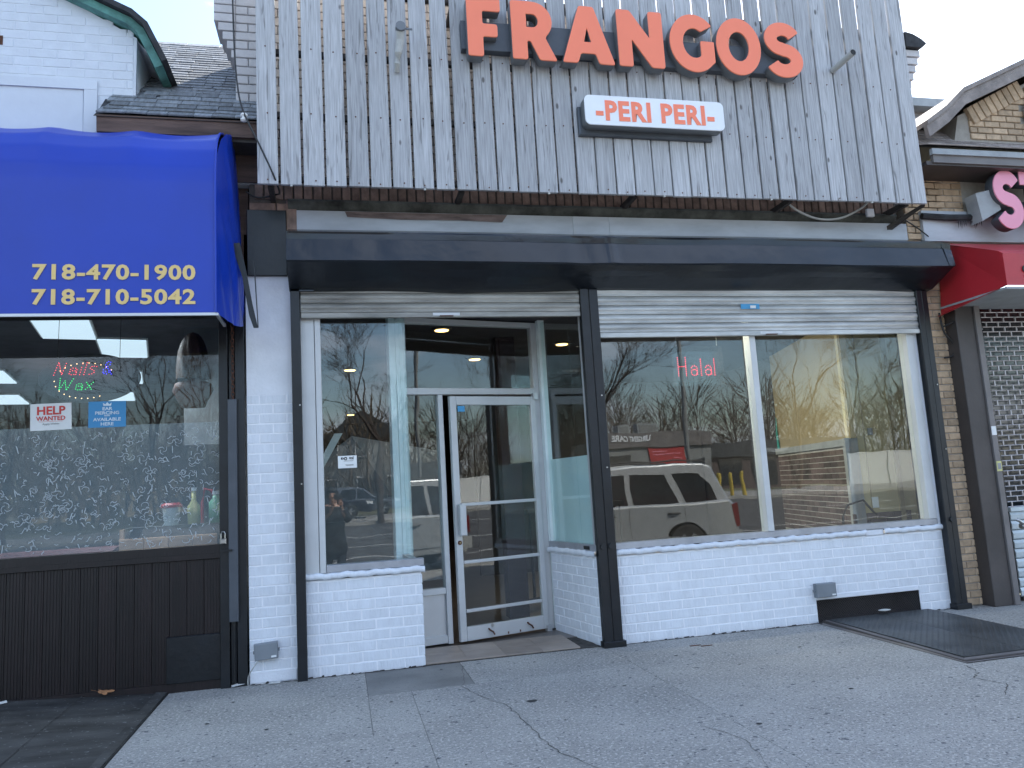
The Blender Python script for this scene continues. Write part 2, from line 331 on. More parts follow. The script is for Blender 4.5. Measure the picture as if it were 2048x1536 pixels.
for yy in (-8.4, -11.6, -13.1, -16.4, -19.6):
    if yy in (-13.1,):
        MB().box(-60, 70, yy-.06, yy+.06, hz(yy)+.001, hz(yy)+.005).build('lane_line', 'line', road)
    else:
        for k in range(-4, 7): MB().add([(k*9, yy-.06, hz(yy-.06)+.004), (k*9+3, yy-.06, hz(yy-.06)+.004), (k*9+3, yy+.06, hz(yy+.06)+.004), (k*9, yy+.06, hz(yy+.06)+.004)], [(0,1,2,3)]).build('lane_line', 'line', road)
fs = MB(); fs.add([(-60, -24.5, hz(-24.5)+.12), (70, -24.5, hz(-24.5)+.12), (70, -30.9, hz(-30.9)+.1), (-60, -30.9, hz(-30.9)+.1), (-60, -24.5, hz(-24.5)-.1), (70, -24.5, hz(-24.5)-.1)], [(0,3,2,1), (4,0,1,5)])
tag(fs.build('far_pavement', 'concrete'), kind='structure')
kerb = MB()
for k in range(-10, 14): kerb.box(k*3.0, k*3.0+2.99, -5.34, -5.18, -.2, .004+.001*(k % 3))
tag(kerb.build('kerb', 'concrete'), kind='structure')

# sidewalk: flags with joints
sw = MB().box(-9, 16, -5.18, .3, -.12, -.004).build('sidewalk', 'crack'); tag(sw, kind='structure')
def slab(x0, x1, y0, y1, m='concrete', z=0.0, name='slab', parent=sw, g=.002):
    cx, cy_ = (x0+x1)/2, (y0+y1)/2; w, d = (x1-x0)/2-g/2, (y1-y0)/2-g/2; b = .0025
    MB().add([(-w,-d,-.06),(w,-d,-.06),(w,d,-.06),(-w,d,-.06),(-w,-d,-b),(w,-d,-b),(w,d,-b),(-w,d,-b),(-w+b,-d+b,0),(w-b,-d+b,0),(w-b,d-b,0),(-w+b,d-b,0)],
             [(0,1,5,4),(1,2,6,5),(2,3,7,6),(3,0,4,7),(8,9,10,11),(4,5,9,8),(5,6,10,9),(6,7,11,10),(7,4,8,11)]).build(name, m, parent, loc=(cx, cy_, z))
slab(-1.34, .15, -1.72, .02); slab(.15, .93, -.76, .0, 'patch', -.002); slab(.93, 2.2, -.76, .0); slab(-1.34, .46, -3.5, -1.72)
slab(.15, .46, -1.72, -.76); slab(.46, 2.2, -2.2, -.76); slab(.46, 2.2, -3.5, -2.2); slab(2.2, 4.3, -1.78, .0); slab(2.2, 4.3, -3.5, -1.78)
slab(4.3, 6.0, -3.5, -1.78); slab(5.49, 6.6, -1.78, 0, z=-.001); slab(6.0, 8.2, -3.5, -1.78); slab(6.6, 8.6, -1.78, .2)
slab(-3.0, -1.34, -5.18, -1.72, z=-.002)
for a, b in ((-1.34, .46), (.46, 2.2), (2.2, 4.3), (4.3, 6.4), (6.4, 8.5), (-5, -3.0)): slab(a, b, -5.18, -3.5)
for a in (8.6, 10.6, 12.6): slab(a, a+2, -5.18, .2)
slab(-5.0, -3.0, -3.5, -1.72); slab(-9, -5, -5.18, -1.72)
# dark stone apron before the salon
ap = tag(MB().add([(-1.345, -1.70, .006), (-1.345, .1, .006), (-2.7, .1, .085), (-2.7, -1.70, .05), (-5, -1.7, .05), (-5, .1, .085), (-1.345, -1.70, -.05), (-1.345, .1, -.05), (-2.7, -1.70, -.05), (-5, -1.7, -.05)],
         [(0,1,2,3), (3,2,5,4), (6,0,3,8), (8,3,4,9), (0,6,7,1)]).build('stone_apron', 'darkslab'), kind='structure')
MB().add([(-1.41, -1.70, .016), (-1.35, -1.70, .012), (-1.35, .03, .012), (-1.43, .03, .02)], [(0,1,2,3)]).build('edge_strip', 'darkslab', ap)
MB().add([(-1.93, -1.70, .034), (-1.922, -1.70, .034), (-1.942, .02, .052), (-1.95, .02, .052)], [(0,1,2,3)]).build('joint', 'crack', ap)
def crack(pts, w, m='crack'):
    a = MB(); L = []; Rr = []
    for i, (x, y) in enumerate(pts):
        p = Vector((x, y)); d = (Vector(pts[min(i+1, len(pts)-1)])-Vector(pts[max(i-1, 0)])).normalized(); n = Vector((-d.y, d.x))
        ww = w*.6*random.uniform(.4, 1.3)*(.3 if i in (0, len(pts)-1) else 1); L.append((p.x+n.x*ww, p.y+n.y*ww, .003)); Rr.append((p.x-n.x*ww, p.y-n.y*ww, .003))
    n_ = len(pts); a.add(L+Rr, [(i+1, i, n_+i, n_+i+1) for i in range(n_-1)]); return a.build('crack', m, sw)
def jag(pts, n=6, amp=.012):
    out = []
    for (a, b), (c, d) in zip(pts[:-1], pts[1:]):
        for k in range(n): t = k/n; out.append((a+(c-a)*t+random.uniform(-amp, amp), b+(d-b)*t+random.uniform(-amp, amp)))
    return out+[pts[-1]]
crack(jag([(.93, -.12), (.90, -.45), (.83, -.785), (.87, -.99), (.913, -1.156), (1.02, -1.40), (1.045, -1.594), (1.073, -1.88), (1.073, -2.17), (1.123, -2.456), (1.30, -2.9)]), .004)
crack(jag([(.90, -.99), (.935, -1.156), (1.035, -1.40), (1.06, -1.594), (1.09, -1.88)]), .004, 'crack_pale')
crack(jag([(.16, -.755), (.45, -.745), (.80, -.762)]), .004, 'crack_pale')
crack(jag([(4.25, -1.8), (4.18, -2.0), (4.05, -2.1), (4.1, -2.3), (3.9, -2.5)]), .005)
crack(jag([(2.0, -2.3), (2.1, -2.6), (2.0, -3.0)]), .003)
crack(jag([(-.3, .0), (.1, -.05), (.6, -.02)], amp=.008), .006)
crack(jag([(2.4, -.03), (3.2, -.02), (4.25, -.03)], amp=.008), .007)
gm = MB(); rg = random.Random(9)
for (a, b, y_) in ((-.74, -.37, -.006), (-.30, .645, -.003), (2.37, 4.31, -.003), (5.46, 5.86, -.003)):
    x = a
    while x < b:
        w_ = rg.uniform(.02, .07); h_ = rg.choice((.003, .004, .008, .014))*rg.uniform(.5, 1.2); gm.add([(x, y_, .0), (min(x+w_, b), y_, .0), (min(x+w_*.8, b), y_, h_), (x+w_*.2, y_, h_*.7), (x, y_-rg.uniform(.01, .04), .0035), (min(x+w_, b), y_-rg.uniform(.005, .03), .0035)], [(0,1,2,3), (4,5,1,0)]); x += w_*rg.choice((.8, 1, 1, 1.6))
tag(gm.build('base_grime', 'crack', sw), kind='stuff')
st = MB()
for (x, y, rr) in [(1.21, -1.39, .035), (-.9, -1.0, .014), (.3, -1.0, .012), (1.9, -1.3, .012), (2.6, -.62, .015), (2.9, -1.1, .012), (.75, -.2, .012), (3.6, -.8, .014), (1.5, -.3, .013), (-.5, -1.3, .013), (.0, -2.1, .012), (3.2, -2.0, .015), (4.7, -2.2, .013), (2.3, -2.4, .016), (-.8, -.5, .011)]+[(random.uniform(-1.2, 5.5), random.uniform(-3, -.15), random.uniform(.004, .008)) for _ in range(40)]:
    if 4.25 < x < 5.55 and y > -1.8: continue
    n = 9; st.add([(x+rr*1.15*math.cos(2*math.pi*k/n)*random.uniform(.8, 1.1), y+rr*math.sin(2*math.pi*k/n)*random.uniform(.7, 1.1), .003) for k in range(n)], [tuple(range(n))])
tag(st.build('gum_spots', 'stain', sw), kind='stuff')
for (x, y, z) in ((2.9, -.35, .003), (2.98, -.40, .003)): MB().box(-.05, .05, -.008, .008, 0, .004).build('rust_stain', 'rust', sw, loc=(x, y, z-.002))

# ------------------------------------------------------------------ restaurant building
rb = thing('restaurant_building', 'restaurant building of pale brick behind the grey plank screen, stepped brick parapet ends', 'building', (2.6, 3, 0))
rb.location = (0, 0, 0)
# upper wall: core + courses
MB().box(-.80, 6.12, .02, 12, 4.14, 6.02).build('wall', 'panel_white', rb)
bricks(rb, -.80, -.55, 4.16, 5.98, .225, .082, .008, .0, .03, 'pale_brick')
bc = MB(); z = 4.16; row = 0
while z < 5.98:
    x = -.55 - (.11 if row % 2 else 0)
    while x < 6.12:
        a, b = max(x, -.545), min(x+.217, 6.12)
        if b-a > .03: bc.bev(a, b, .0+random.uniform(-.002, .002), .03, z, z+.074, .004)
        x += .225
    z += .082; row += 1
tag(bc.build('brick_courses', 'cream_brick', rb), kind='stuff')
for i in range(5):      # corbelled parapet ends step outwards course by course
    w = .035*(i+1)
    inst('corbel_brick', MB().bev(-.80-w, -.80, -.005*i, .35, 0, .074).mesh('corbel_brick', 'pale_brick'), rb, (0, 0, 5.30+i*.082))
    inst('corbel_brick', MB().bev(6.12, 6.12+w, -.005*i, .35, 0, .074).mesh('corbel_brick', 'pale_brick'), rb, (0, 0, 5.46+i*.088))
for i in range(5, 9): inst('corbel_brick', MB().bev(-.80-.175, -.80, -.02, .35, 0, .074).mesh('corbel_brick', 'pale_brick'), rb, (0, 0, 5.30+i*.082))
MB().prism([(6.10, 5.90), (6.30, 5.90), (6.36, 5.95), (6.30, 6.0), (6.20, 6.05), (6.10, 6.07)], -.06, .38, 'y').build('coping', 'tar', rb)
MB().box(-.8, 6.10, -.04, .40, 6.02, 6.06).build('coping', 'tar', rb)
MB().box(-.97, -.8, -.04, .40, 6.02, 6.06).build('coping', 'tar', rb)
# belt course under the screen: soldier bricks, ledge, stained panels
MB().box(-.70, 5.75, .012, .3, 3.72, 4.14).build('wall', 'belt_mortar', rb)
k = 0; x = -.62
sm = MB().bev(-.034, .034, 0, .05, -.065, .065, .004).mesh('brick', 'belt_brick')
while x < 5.72: inst('brick', sm, rb, (x, random.uniform(-.006, .004), 4.075), (0, 0, 0)); x += .082
bricks(rb, -.70, -.32, 3.9, 4.0, .225, .082, .01, -.006, .03, 'belt_brick')
MB().prism([(0.0, 4.005), (-.045, 4.0), (-.06, 3.975), (-.04, 3.95), (-.02, 3.93), (0.0, 3.915)], -.38, 5.70, 'x').build('moulding', 'moulding', rb)
for a, b in ((-.31, 2.19), (2.193, 2.55), (2.553, 5.84)): MB().box(a, b, -.012, .01, 3.60, 3.91).build('panel', 'panel_white', rb)
MB().add([(.10, -.02, 3.905), (1.56, -.02, 3.905), (1.51, -.02, 3.835), (1.1, -.02, 3.845), (.6, -.02, 3.84), (.12, -.02, 3.855)], [(0,5,4,3,2,1)]).build('peeling_strip', 'peeling', rb)
MB().box(-.395, -.31, -.008, .01, 3.6, 4.0).build('pilaster', 'belt_brick', rb)
MB().bev(-.72, -.397, -.03, .02, 3.32, 3.90, .004).build('black_panel', 'black_steel', rb)
# solid parts of the shopfront wall above openings
MB().box(-.76, 6.05, .10, .35, 3.12, 3.72).build('lintel', 'int_dark', rb)
MB().box(-.74, -.35, -.002+.004, .25, 2.3, 3.33).build('wall', 'white_paint', rb)
# roof and interior shell
MB().box(-.75, 6.1, .36, 12, 3.70, 3.76).build('roof', 'tar', rb)
MB().box(-.78, 6.42, .352, 12.1, 3.12, 3.16).build('ceiling', 'ceil', rb)
MB().box(-.74, 6.42, .46, 12, -.05, .012).build('floor', 'floor_in', rb)
MB().box(-.78, -.72, .26, 12, 0, 3.119).build('party_wall', 'int_dark', rb)
MB().box(-.74, 6.4, 11.9, 12, 0, 3.119).build('rear_wall', 'int_dark', rb)
MB().box(6.35, 6.42, .30, 12, 0, 3.119).build('party_wall', 'int_dark', rb)

# left pier
pier = thing('brick_pier', 'white painted brick pier between the nail salon and the restaurant', 'pier', (-.55, 0, 0))
MB().box(-.19, .17, .0, .25, 0, 2.3).build('wall', 'white_mortar', pier).location = (0, .0025, 0)
bricks(pier, -.192, .18, .10, 2.3, .215, .082, .010, 0, .03, 'white_brick', start=1)
MB().bev(-.195, .175, -.004, .02, .0, .098, .01).build('plinth', 'white_paint', pier)
# left knee wall
kl = thing('knee_wall', 'low white painted brick wall under the narrow left display window', 'wall', (.17, 0, 0))
MB().box(-.475, .47, .0025, .6, 0, .76).build('wall', 'white_mortar', kl)
bricks(kl, -.478, .476, .006, .752, .226, .083, .010, 0, .03, 'white_brick', start=1)
def rowlock(x0, x1, par, y=-.03, z0=.765, z1=.815, droop=None):
    nseg = int((x1-x0)/.03); b = MB()
    prof = [(.02, z0), (y+.012, z0), (y, z0+.012), (y, z1-.015), (y+.012, z1), (.02, z1)]
    def fn(u, v):
        i = min(int(v*5+.001), 4); t = v*5-i; p = prof[i]; q = prof[i+1]; x = x0+(x1-x0)*u
        dz = .004*math.sin(x*55)+.003*math.sin(x*23+1); return (x, p[0]+(q[0]-p[0])*t + .003*math.sin(x*70), p[1]+(q[1]-p[1])*t + dz)
    b.grid(fn, nseg, 5); return b.build('sill', 'white_brick', par, smooth=True)
s1 = rowlock(-.30, .67, kl); s1.location = (-.17, 0, 0)
# right knee wall
kr = thing('knee_wall', 'long low white painted brick wall under the two wide display windows', 'wall', (4.0, 0, 0))
mesh_hole = lambda x, z: (.32 < x < 1.46) and z < .21
w = MB(); w.box(-1.81, .325, .0025, .45, 0, .76); w.box(.325, 1.452, .0025, .45, .205, .76); w.box(1.452, 1.86, .0025, .45, 0, .76)
w.build('wall', 'white_mortar', kr)
bricks(kr, -1.812, 1.868, .006, .752, .226, .083, .010, 0, .03, 'white_brick', holes=(.322, 1.452, .25))
MB().bev(.325, 1.45, -.002, .02, .207, .25, .004).build('lintel', 'white_paint', kr)
for a, b in ((2.37, 4.93), (5.13, 5.80)): rowlock(a, b, kr).location = (-4.0, 0, 0)
MB().bev(.925, 1.135, -.010, .02, .752, .814, .012).build('mortar_patch', 'white_paint', kr)
# narrow white pier at the right end
pr = thing('brick_pier', 'slim white painted pier at the right edge of the wide windows', 'pier', (5.82, 0, 0))
b = MB()
def colfn(u, v):
    a = -math.pi/2 + (u-.5)*1.6; return (.0+.075*math.sin((u-.5)*2.2), .035-.035*math.cos((u-.5)*2.2)+.002*math.sin(v*90), .765+v*2.38)
b.grid(colfn, 8, 40); b.build('wall', 'white_paint', pr, smooth=True)
# return wall of the entrance recess (right side)
kx = thing('knee_wall', 'short white painted brick wall turning in beside the entrance door', 'wall', (2.19, 0, 0), 0)
rang = math.atan2(.9, -.17)   # direction from front corner to the back
rl = math.hypot(.9, .17)
kx.rotation_euler = (0, 0, rang-math.pi)          # local -x runs to the back
MB().box(-rl, -.002, .0, .2, 0, .78).build('wall', 'white_mortar', kx).location = (0, .004, 0)
bricks(kx, -rl+.004, -.002, .006, .76, .215, .083, .010, 0, .03, 'white_brick')
s3 = rowlock(-rl-.02, .02, kx)
# sill return cap on the front face between corner and the post
# ------------------------------------------------------------------ display windows
def frame_window(name, label, x0, x1, z0, z1, parts, panes, gy=.05):
    t = thing(name, label, 'window', ((x0+x1)/2, 0, z0)); ox, oz = (x0+x1)/2, z0
    for (nm, a, b, y0, y1, c, d, m) in parts: MB().bev(a-ox, b-ox, y0, y1, c-oz, d-oz, .003).build(nm, m, t)
    for (a, b, c, d) in panes:
        MB().box(a-ox, b-ox, gy, gy+.008, c-oz, d-oz).build('pane', 'glass', t)
    return t
wl_ = frame_window('display_window', 'narrow display window left of the door with a white notice stuck on its glass', -.30, .585, .81, 3.12,
    [('casing', -.30, -.188, -.008, .10, .815, 3.12, 'alu_white'), ('frame', -.184, -.136, -.012, .11, .815, 3.12, 'alu_white'), ('sill_rail', -.133, .665, -.015, .09, .818, .875, 'sill_alu'), ('head', -.133, .60, .02, .10, 3.06, 3.12, 'alu')],
    [(-.136, .585, .875, 3.06)])
wr_ = frame_window('display_window', 'wide two-pane display window with the red LED word hanging inside its left pane', 2.36, 5.76, .80, 3.12,
    [('sill_rail', 2.36, 5.755, -.015, .09, .818, .872, 'sill_alu'), ('mullion', 3.893, 3.955, -.02, .10, .874, 3.12, 'alu_white'), ('frame', 5.664, 5.757, -.012, .11, .874, 3.12, 'alu_white'), ('frame', 2.30, 2.362, -.01, .10, .874, 3.12, 'alu'), ('head', 2.36, 5.66, .02, .10, 3.06, 3.118, 'alu')],
    [(2.364, 3.892, .873, 3.06), (3.956, 5.663, .873, 3.06)])
# side glass, left return
t = thing('side_window', 'glass return pane left of the entrance, meeting the narrow window at a bare glass corner', 'window', (.585, .055, .815))
d = Vector((-.02, .56)); ln = d.length; t.rotation_euler = (0, 0, math.atan2(d.y, d.x))
MB().box(.006, ln, -.004, .004, .06, 2.25).build('pane', 'glass_side', t)
MB().box(.0, ln, -.03, .03, .0, .06).build('sill_rail', 'sill_alu', t)
MB().box(ln, ln+.06, -.03, .03, .0, 2.28).build('frame', 'alu_back', t)
MB().box(0, ln, -.02, .02, 2.25, 2.28).build('head', 'alu', t)
bkl = thing('knee_wall', 'hidden side of the low white wall returning to the door frame', 'wall', (.6, .3, 0))
MB().box(-.06, .04, -.27, .30, 0, .80).build('wall', 'white_brick', bkl)
bkl['label'] = 'side face of the low white wall at the left of the entrance step'
# side glass, right return
t = thing('side_window', 'angled glass return pane right of the door, between the door frame and the centre post', 'window', (2.19, 0.0, .815), rang-math.pi)
MB().box(-rl+.03, -.30, -.004+.03, .004+.03, .055, 2.27).build('pane', 'glass_side', t)
MB().box(-.296, -.02, -.004+.03, .004+.03, .055, 2.27).build('pane', 'glass_side', t)
MB().box(-rl-.02, .02, -.004, .07, .0, .055).build('sill_rail', 'sill_alu', t)
MB().box(-rl-.03, -rl+.03, 0, .07, .056, 2.30).build('frame', 'alu_back', t)
MB().box(-.03, .02, .0, .06, .056, 2.30).build('frame', 'alu', t)
MB().box(-.20, -.10, -.012, -.005, .012, .042).build('catch', 'ink', t)
MB().box(-rl+.05, -.03, .040, .046, .056, .86).build('privacy_board', 'frost_board', t)
# ------------------------------------------------------------------ entrance
A = Vector((.56, .64)); Bv = Vector((2.05, .975)); ea = math.atan2(Bv.y-A.y, Bv.x-A.x); eL = (Bv-A).length
en = thing('entrance_frame', 'satin aluminium entrance frame with transom pane and narrow sidelight', 'door frame', (A.x, A.y, 0), ea)
def fb(nm, a, b, z0, z1, y0=-.03, y1=.05, m='alu_white', par=en): return MB().bev(a, b, y0, y1, z0, z1, .003).build(nm, m, par)
fb('jamb', -.09, -.03, .02, 3.10, m='alu_back'); fb('jamb', -.026, .05, .02, 3.10, m='alu_back')
fb('jamb', eL-.10, eL-.035, .02, 3.10); fb('jamb', eL-.03, eL+.04, .02, 3.10, m='alu_back')
fb('head', .052, eL-.102, 3.05, 3.10); fb('transom_bar', .052, eL-.102, 2.35, 2.412, -.04)
fb('mullion', .375, .425, .02, 2.348, -.035)
fb('sidelight_rail', .052, .373, .475, .53); fb('sidelight_rail', .052, .373, .03, .10)
MB().box(.052, .373, .0, .02, .10, .475).build('kick_panel', 'alu', en)
MB().box(.052, .373, .008, .016, .53, 2.35).build('sidelight_pane', 'glass', en)
MB().box(.052, eL-.102, .008, .016, 2.412, 3.05).build('transom_pane', 'glass', en)
# threshold tiles
th = thing('threshold', 'worn tan floor tiles on the threshold in front of the glass door', 'threshold', (1.3, .4, 0))
MB().box(-.66, .86, -.40, 1.2, -.05, .006).build('bed', 'crack', th)
for i, (a, b) in enumerate(((-.655, -.30), (-.297, .03), (.033, .36), (.363, .69))):
    ya = -.395
    MB().bev(a, b, 0, .3, 0, .012, .002).build('tile', 'tile', th, loc=(0, ya, .006)); MB().bev(a, b, 0, .3, 0, .012, .002).build('tile', 'tile', th, loc=(0.0, ya+.303, .006))
# door leaf, ajar
hinge = Vector((eL-.112, -.01))
dr = thing('glass_door', 'aluminium framed glass shop door standing slightly ajar', 'door', (0, 0, 0))
hw = Matrix.Rotation(ea, 2) @ hinge + A
dr.location = (hw.x, hw.y, .035); dr.rotation_euler = (0, 0, ea + R(3.3))
DW = .950; DH = 2.29
def db(nm, a, b, z0, z1, m='alu_white', y0=-.045, y1=0, par=dr): return MB().bev(a, b, y0, y1, z0, z1, .003).build(nm, m, par)
db('stile', -DW, -DW+.065, 0, DH); db('stile', -.055, 0, 0, DH); db('top_rail', -DW+.067, -.057, DH-.085, DH); db('bottom_rail', -DW+.067, -.057, 0, .125)
MB().box(-DW+.067, -.057, -.026, -.018, .125, DH-.085).build('pane', 'glass', dr)
for zz in (.255, .70, 1.235): MB().bev(-DW+.07, -.06, -.05, -.028, zz, zz+.03, .004).build('glazing_bar', 'alu_white', dr)
hd = MB().bev(-DW+.02, -DW+.085, -.12, -.07, .965, 1.255, .006).build('pull_handle', 'alu_white', dr)
MB().box(-DW+.03, -DW+.06, -.07, -.046, 1.0, 1.03).build('bracket', 'alu', hd); MB().box(-DW+.03, -DW+.06, -.07, -.046, 1.19, 1.22).build('bracket', 'alu', hd)
MB().lathe([(.020, -.056), (.020, -.046), (.009, -.045)], (-DW+.033, 0, .90), 14, 'y').build('lock_cylinder', 'rust', dr)
MB().lathe([(.008, -.060), (.008, -.054)], (-DW+.033, 0, .90), 10, 'y').build('lock_core', 'brass', dr)
for xx in (-.66, -.24):
    MB().tube([(xx, -.047, .085), (xx, -.075, .075), (xx+.03, -.08, .055), (xx+.045, -.075, .03)], .008).build('foot_bolt', 'rust', dr)
for xx in (-.46, -.33): MB().box(xx, xx+.012, -.049, -.044, .01, .03).build('rust_spot', 'rust', dr)
MB().lathe([(.016, -.05), (.016, -.044)], (-.62, 0, .11), 12, 'y').build('door_stop', 'chrome', dr)
MB().box(-.03, .02, -.07, -.02, DH-.03, DH+.035).build('pivot', 'alu', dr); MB().box(-.03, .02, -.07, -.02, -.03, .03).build('pivot', 'alu', dr)
MB().box(-DW+.085, -DW+.16, -.031, -.029, DH-.15, DH-.095).build('tape', 'bluetape', dr)

# ------------------------------------------------------------------ shutters, guides, hood
def slats(name, label, x0, x1, zb, n, m, pitch=.0865, y=-.04):
    t = thing(name, label, 'roller shutter', ((x0+x1)/2, y, zb)); w = (x1-x0)/2
    prof = [(-.0, 0), (-.010, .003), (-.013, .012), (-.008, .02), (-.004, .024), (-.016, .034), (-.021, .048), (-.018, .064), (-.008, .078), (-.0, .0845)]
    me = MB()
    def fn(u, v):
        i = min(int(v*9+.0001), 8); f = v*9-i; p, q = prof[i], prof[i+1]; return (-w+2*w*u, p[0]+(q[0]-p[0])*f, p[1]+(q[1]-p[1])*f)
    me.grid(fn, 1, 9); sm_ = me.mesh('slat', m, True)
    bb = MB().bev(-w, w, -.024, .012, 0, .045, .004).build('bottom_bar', m, t)
    MB().box(-.06, .06, -.045, -.024, .006, .012).build('lift_handle', 'rust', bb)
    MB().bev(-.12, .12, -.028, -.0245, .012, .04, .002).build('handle_plate', 'alu', bb)
    for k in range(n): inst('slat', sm_, t, (0, random.uniform(-.001, .001), .046+k*pitch), (random.uniform(-.004, .004), 0, 0))
    return t
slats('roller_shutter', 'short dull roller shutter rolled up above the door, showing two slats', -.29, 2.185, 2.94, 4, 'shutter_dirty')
sr = slats('roller_shutter', 'brighter corrugated roller shutter half lowered over the wide windows', 2.36, 5.855, 2.735, 6, 'shutter')
MB().box(-.28, -.08, -.0285, -.0275, 0, .05).build('sticker', 'bluetape', sr, loc=(-.02, 0, .26)); MB().box(-.16, -.10, -.030, -.029, .012, .04).build('sticker', 'paper', sr, loc=(-.04, 0, .255))
gp = []
for (a, b, lab) in ((-.373, -.297, 'slim black steel shutter post beside the white brick pier'), (2.19, 2.36, 'broad black steel shutter post in the middle of the shopfront'), (5.79, 5.925, 'black steel shutter post at the right end of the shopfront')):
    t = thing('shutter_post', lab, 'post', ((a+b)/2, -.08, 0)); w = (b-a)/2
    if w < .05: MB().bev(-w, w, 0, .07, 0, 3.2, .003).build('channel', 'black_steel', t)
    else:
        MB().bev(-w, -.006, 0, .075, 0, 3.2, .004).build('channel', 'black_steel', t); MB().bev(.0, w, .006, .08, 0, 3.2, .004).build('channel', 'black_steel', t)
        MB().box(-.007, .001, .012, .07, 0, 3.2).build('seam', 'crack', t)
        MB().bev(-w-.015, w+.02, -.02, .075, 0, .05, .004).build('foot', 'black_steel', t)
        for dx in ((-.04, .035) if w > .08 else (.0,)): MB().lathe([(.026, -.014), (.026, 0)], (dx, 0, .86), 14, 'y').build('lock_hole', 'ink', t)
    for zz in (1.55, 2.2): MB().lathe([(.007, -.004), (.007, 0)], (w*.6, 0, zz), 8, 'y').build('bolt', 'chrome', t)
hd = thing('shutter_hood', 'long dented black sheet metal hood over the roller shutters', 'shutter hood', (2.8, 0, 3.2))
prof = [(-.02, 3.735), (-.31, 3.617), (-.335, 3.610), (-.332, 3.545), (-.352, 3.535), (-.40, 3.345), (-.385, 3.332), (-.10, 3.19), (-.05, 3.175), (-.02, 3.18)]
def hoodfn(u, v):
    n = len(prof)-1; i = min(int(v*n+1e-5), n-1); f = v*n-i; p, q = prof[i], prof[i+1]
    x = -.376+(6.04+.376)*u; y = p[0]+(q[0]-p[0])*f; z = p[1]+(q[1]-p[1])*f
    wob = .006*math.sin(x*1.7+v*9)*math.sin(v*math.pi) + .004*math.sin(x*4.3+v*5)
    dent = sum(a*math.exp(-((x-cx)/s)**2) for cx, s, a in ((2.15, .10, .018), (2.42, .05, -.014), (3.2, .3, .012), (.35, .12, .008), (4.9, .25, .012), (1.3, .5, -.01)))
    y += (wob+dent)*(1 if 2/9 < v < .99 else .2); z += (wob*.6 if v > .7 else .002*math.sin(x*2))
    if v > .72: z += -.018*math.exp(-((x-.95)/.45)**2) + .006*math.sin(x*3)
    if u > .985: k = (u-.985)/.015; x -= .10*k*max(0, (v-.40)*2); z -= .015*k*(v < .5)
    return (x-2.8, y, z-3.2)
MB().grid(hoodfn, 220, 36).build('sheet', 'hood', hd, smooth=False)
for xx in (-.376, 5.94): MB().prism([(p[0], p[1]-3.2) for p in prof], xx-2.8-.004, xx-2.8+.004, 'x').build('end_plate', 'hood', hd)
MB().box(-.39, -.20, -.08, -.03, -.03, .0).build('torn_flange', 'hood', hd, loc=(-2.8+.02, 0, .0))

# ------------------------------------------------------------------ plank screen
ps = thing('plank_screen', 'tall screen of weathered grey upright planks above the shopfront', 'plank screen', (2.6, -.4, 3.98))
n = 35; x = -.592; edges = []
for k in range(n):
    pitch = (5.791+.592)/n; a = -.592+k*pitch; wid = pitch-.017+random.uniform(-.006, .006); lean = random.uniform(-.0012, .0012); edges.append((a, wid, lean))
for k, (a, wid, lean) in enumerate(edges):
    h = 2.75+random.uniform(-.02, .02); b = .004; w2 = wid/2; y0 = 0
    zb = random.uniform(-.0035, .0035); wt = wid/2-random.choice((0, .004, .008))
    if k in (8, 10): w2 -= .004; wt -= .008
    mb = MB(); mb.add([(-w2, 0, zb), (w2, 0, zb+random.uniform(-.002, .002)), (w2, .025, zb), (-w2, .025, zb), (-wt, 0, h), (wt, 0, h), (wt, .025, h), (-wt, .025, h),
            (-w2+b, -b, zb+.002), (w2-b, -b, zb+.002), (wt-b, -b, h), (-wt+b, -b, h)],
            [(0,3,2,1),(4,5,6,7),(1,2,6,5),(2,3,7,6),(3,0,4,7),(8,9,10,11),(0,1,9,8),(1,5,10,9),(5,4,11,10),(4,0,8,11)])
    o = mb.build('plank', 'plank', ps, loc=(a+wid/2-2.6, random.uniform(-.003, .003), 0)); o.rotation_euler = (random.uniform(-.0015, .0015), lean, random.uniform(-.01, .01))
    if random.random() < .9:
        nb = MB()
        for zz in (.03, .62, 1.2): nb.lathe([(.0065, -.008), (.0065, -.003)], (random.uniform(-.015, .015), 0, zz+random.uniform(-.012, .012)), 6, 'y')
        tag(nb.build('nail_heads', 'rust', o), kind='stuff')
    if k % 6 == 1: MB().box(-.008, .01, -.003, .012, -.012, 0).build('splinter', 'litter', o, loc=(0, 0, zb))
for zz in (.045, .60, 1.16, 1.76, 2.4): MB().box(-3.19, 3.19, .028, .075, zz, zz+.045).build('batten', 'batten', ps)
for xx in (-3.1, -1.5, .1, 1.7, 3.0):
    MB().box(xx-.02, xx+.02, .075, .41, .0, .05).build('strut', 'batten', ps); MB().box(xx-.02, xx+.02, .075, .42, 1.76, 1.81).build('strut', 'batten', ps)
MB().add([(3.0, .39, -.10), (3.19, .05, .03), (3.19, .10, .03), (3.06, .39, -.10), (3.0, .39, -.14), (3.19, .05, -.01), (3.19, .10, -.01), (3.06, .39, -.14)], [(0,1,2,3), (4,7,6,5), (0,4,5,1), (2,6,7,3), (0,3,7,4)]).build('brace', 'brownmetal', ps)
MB().box(2.72, 2.80, .30, .33, -.03, .05).build('clip', 'signface', ps)

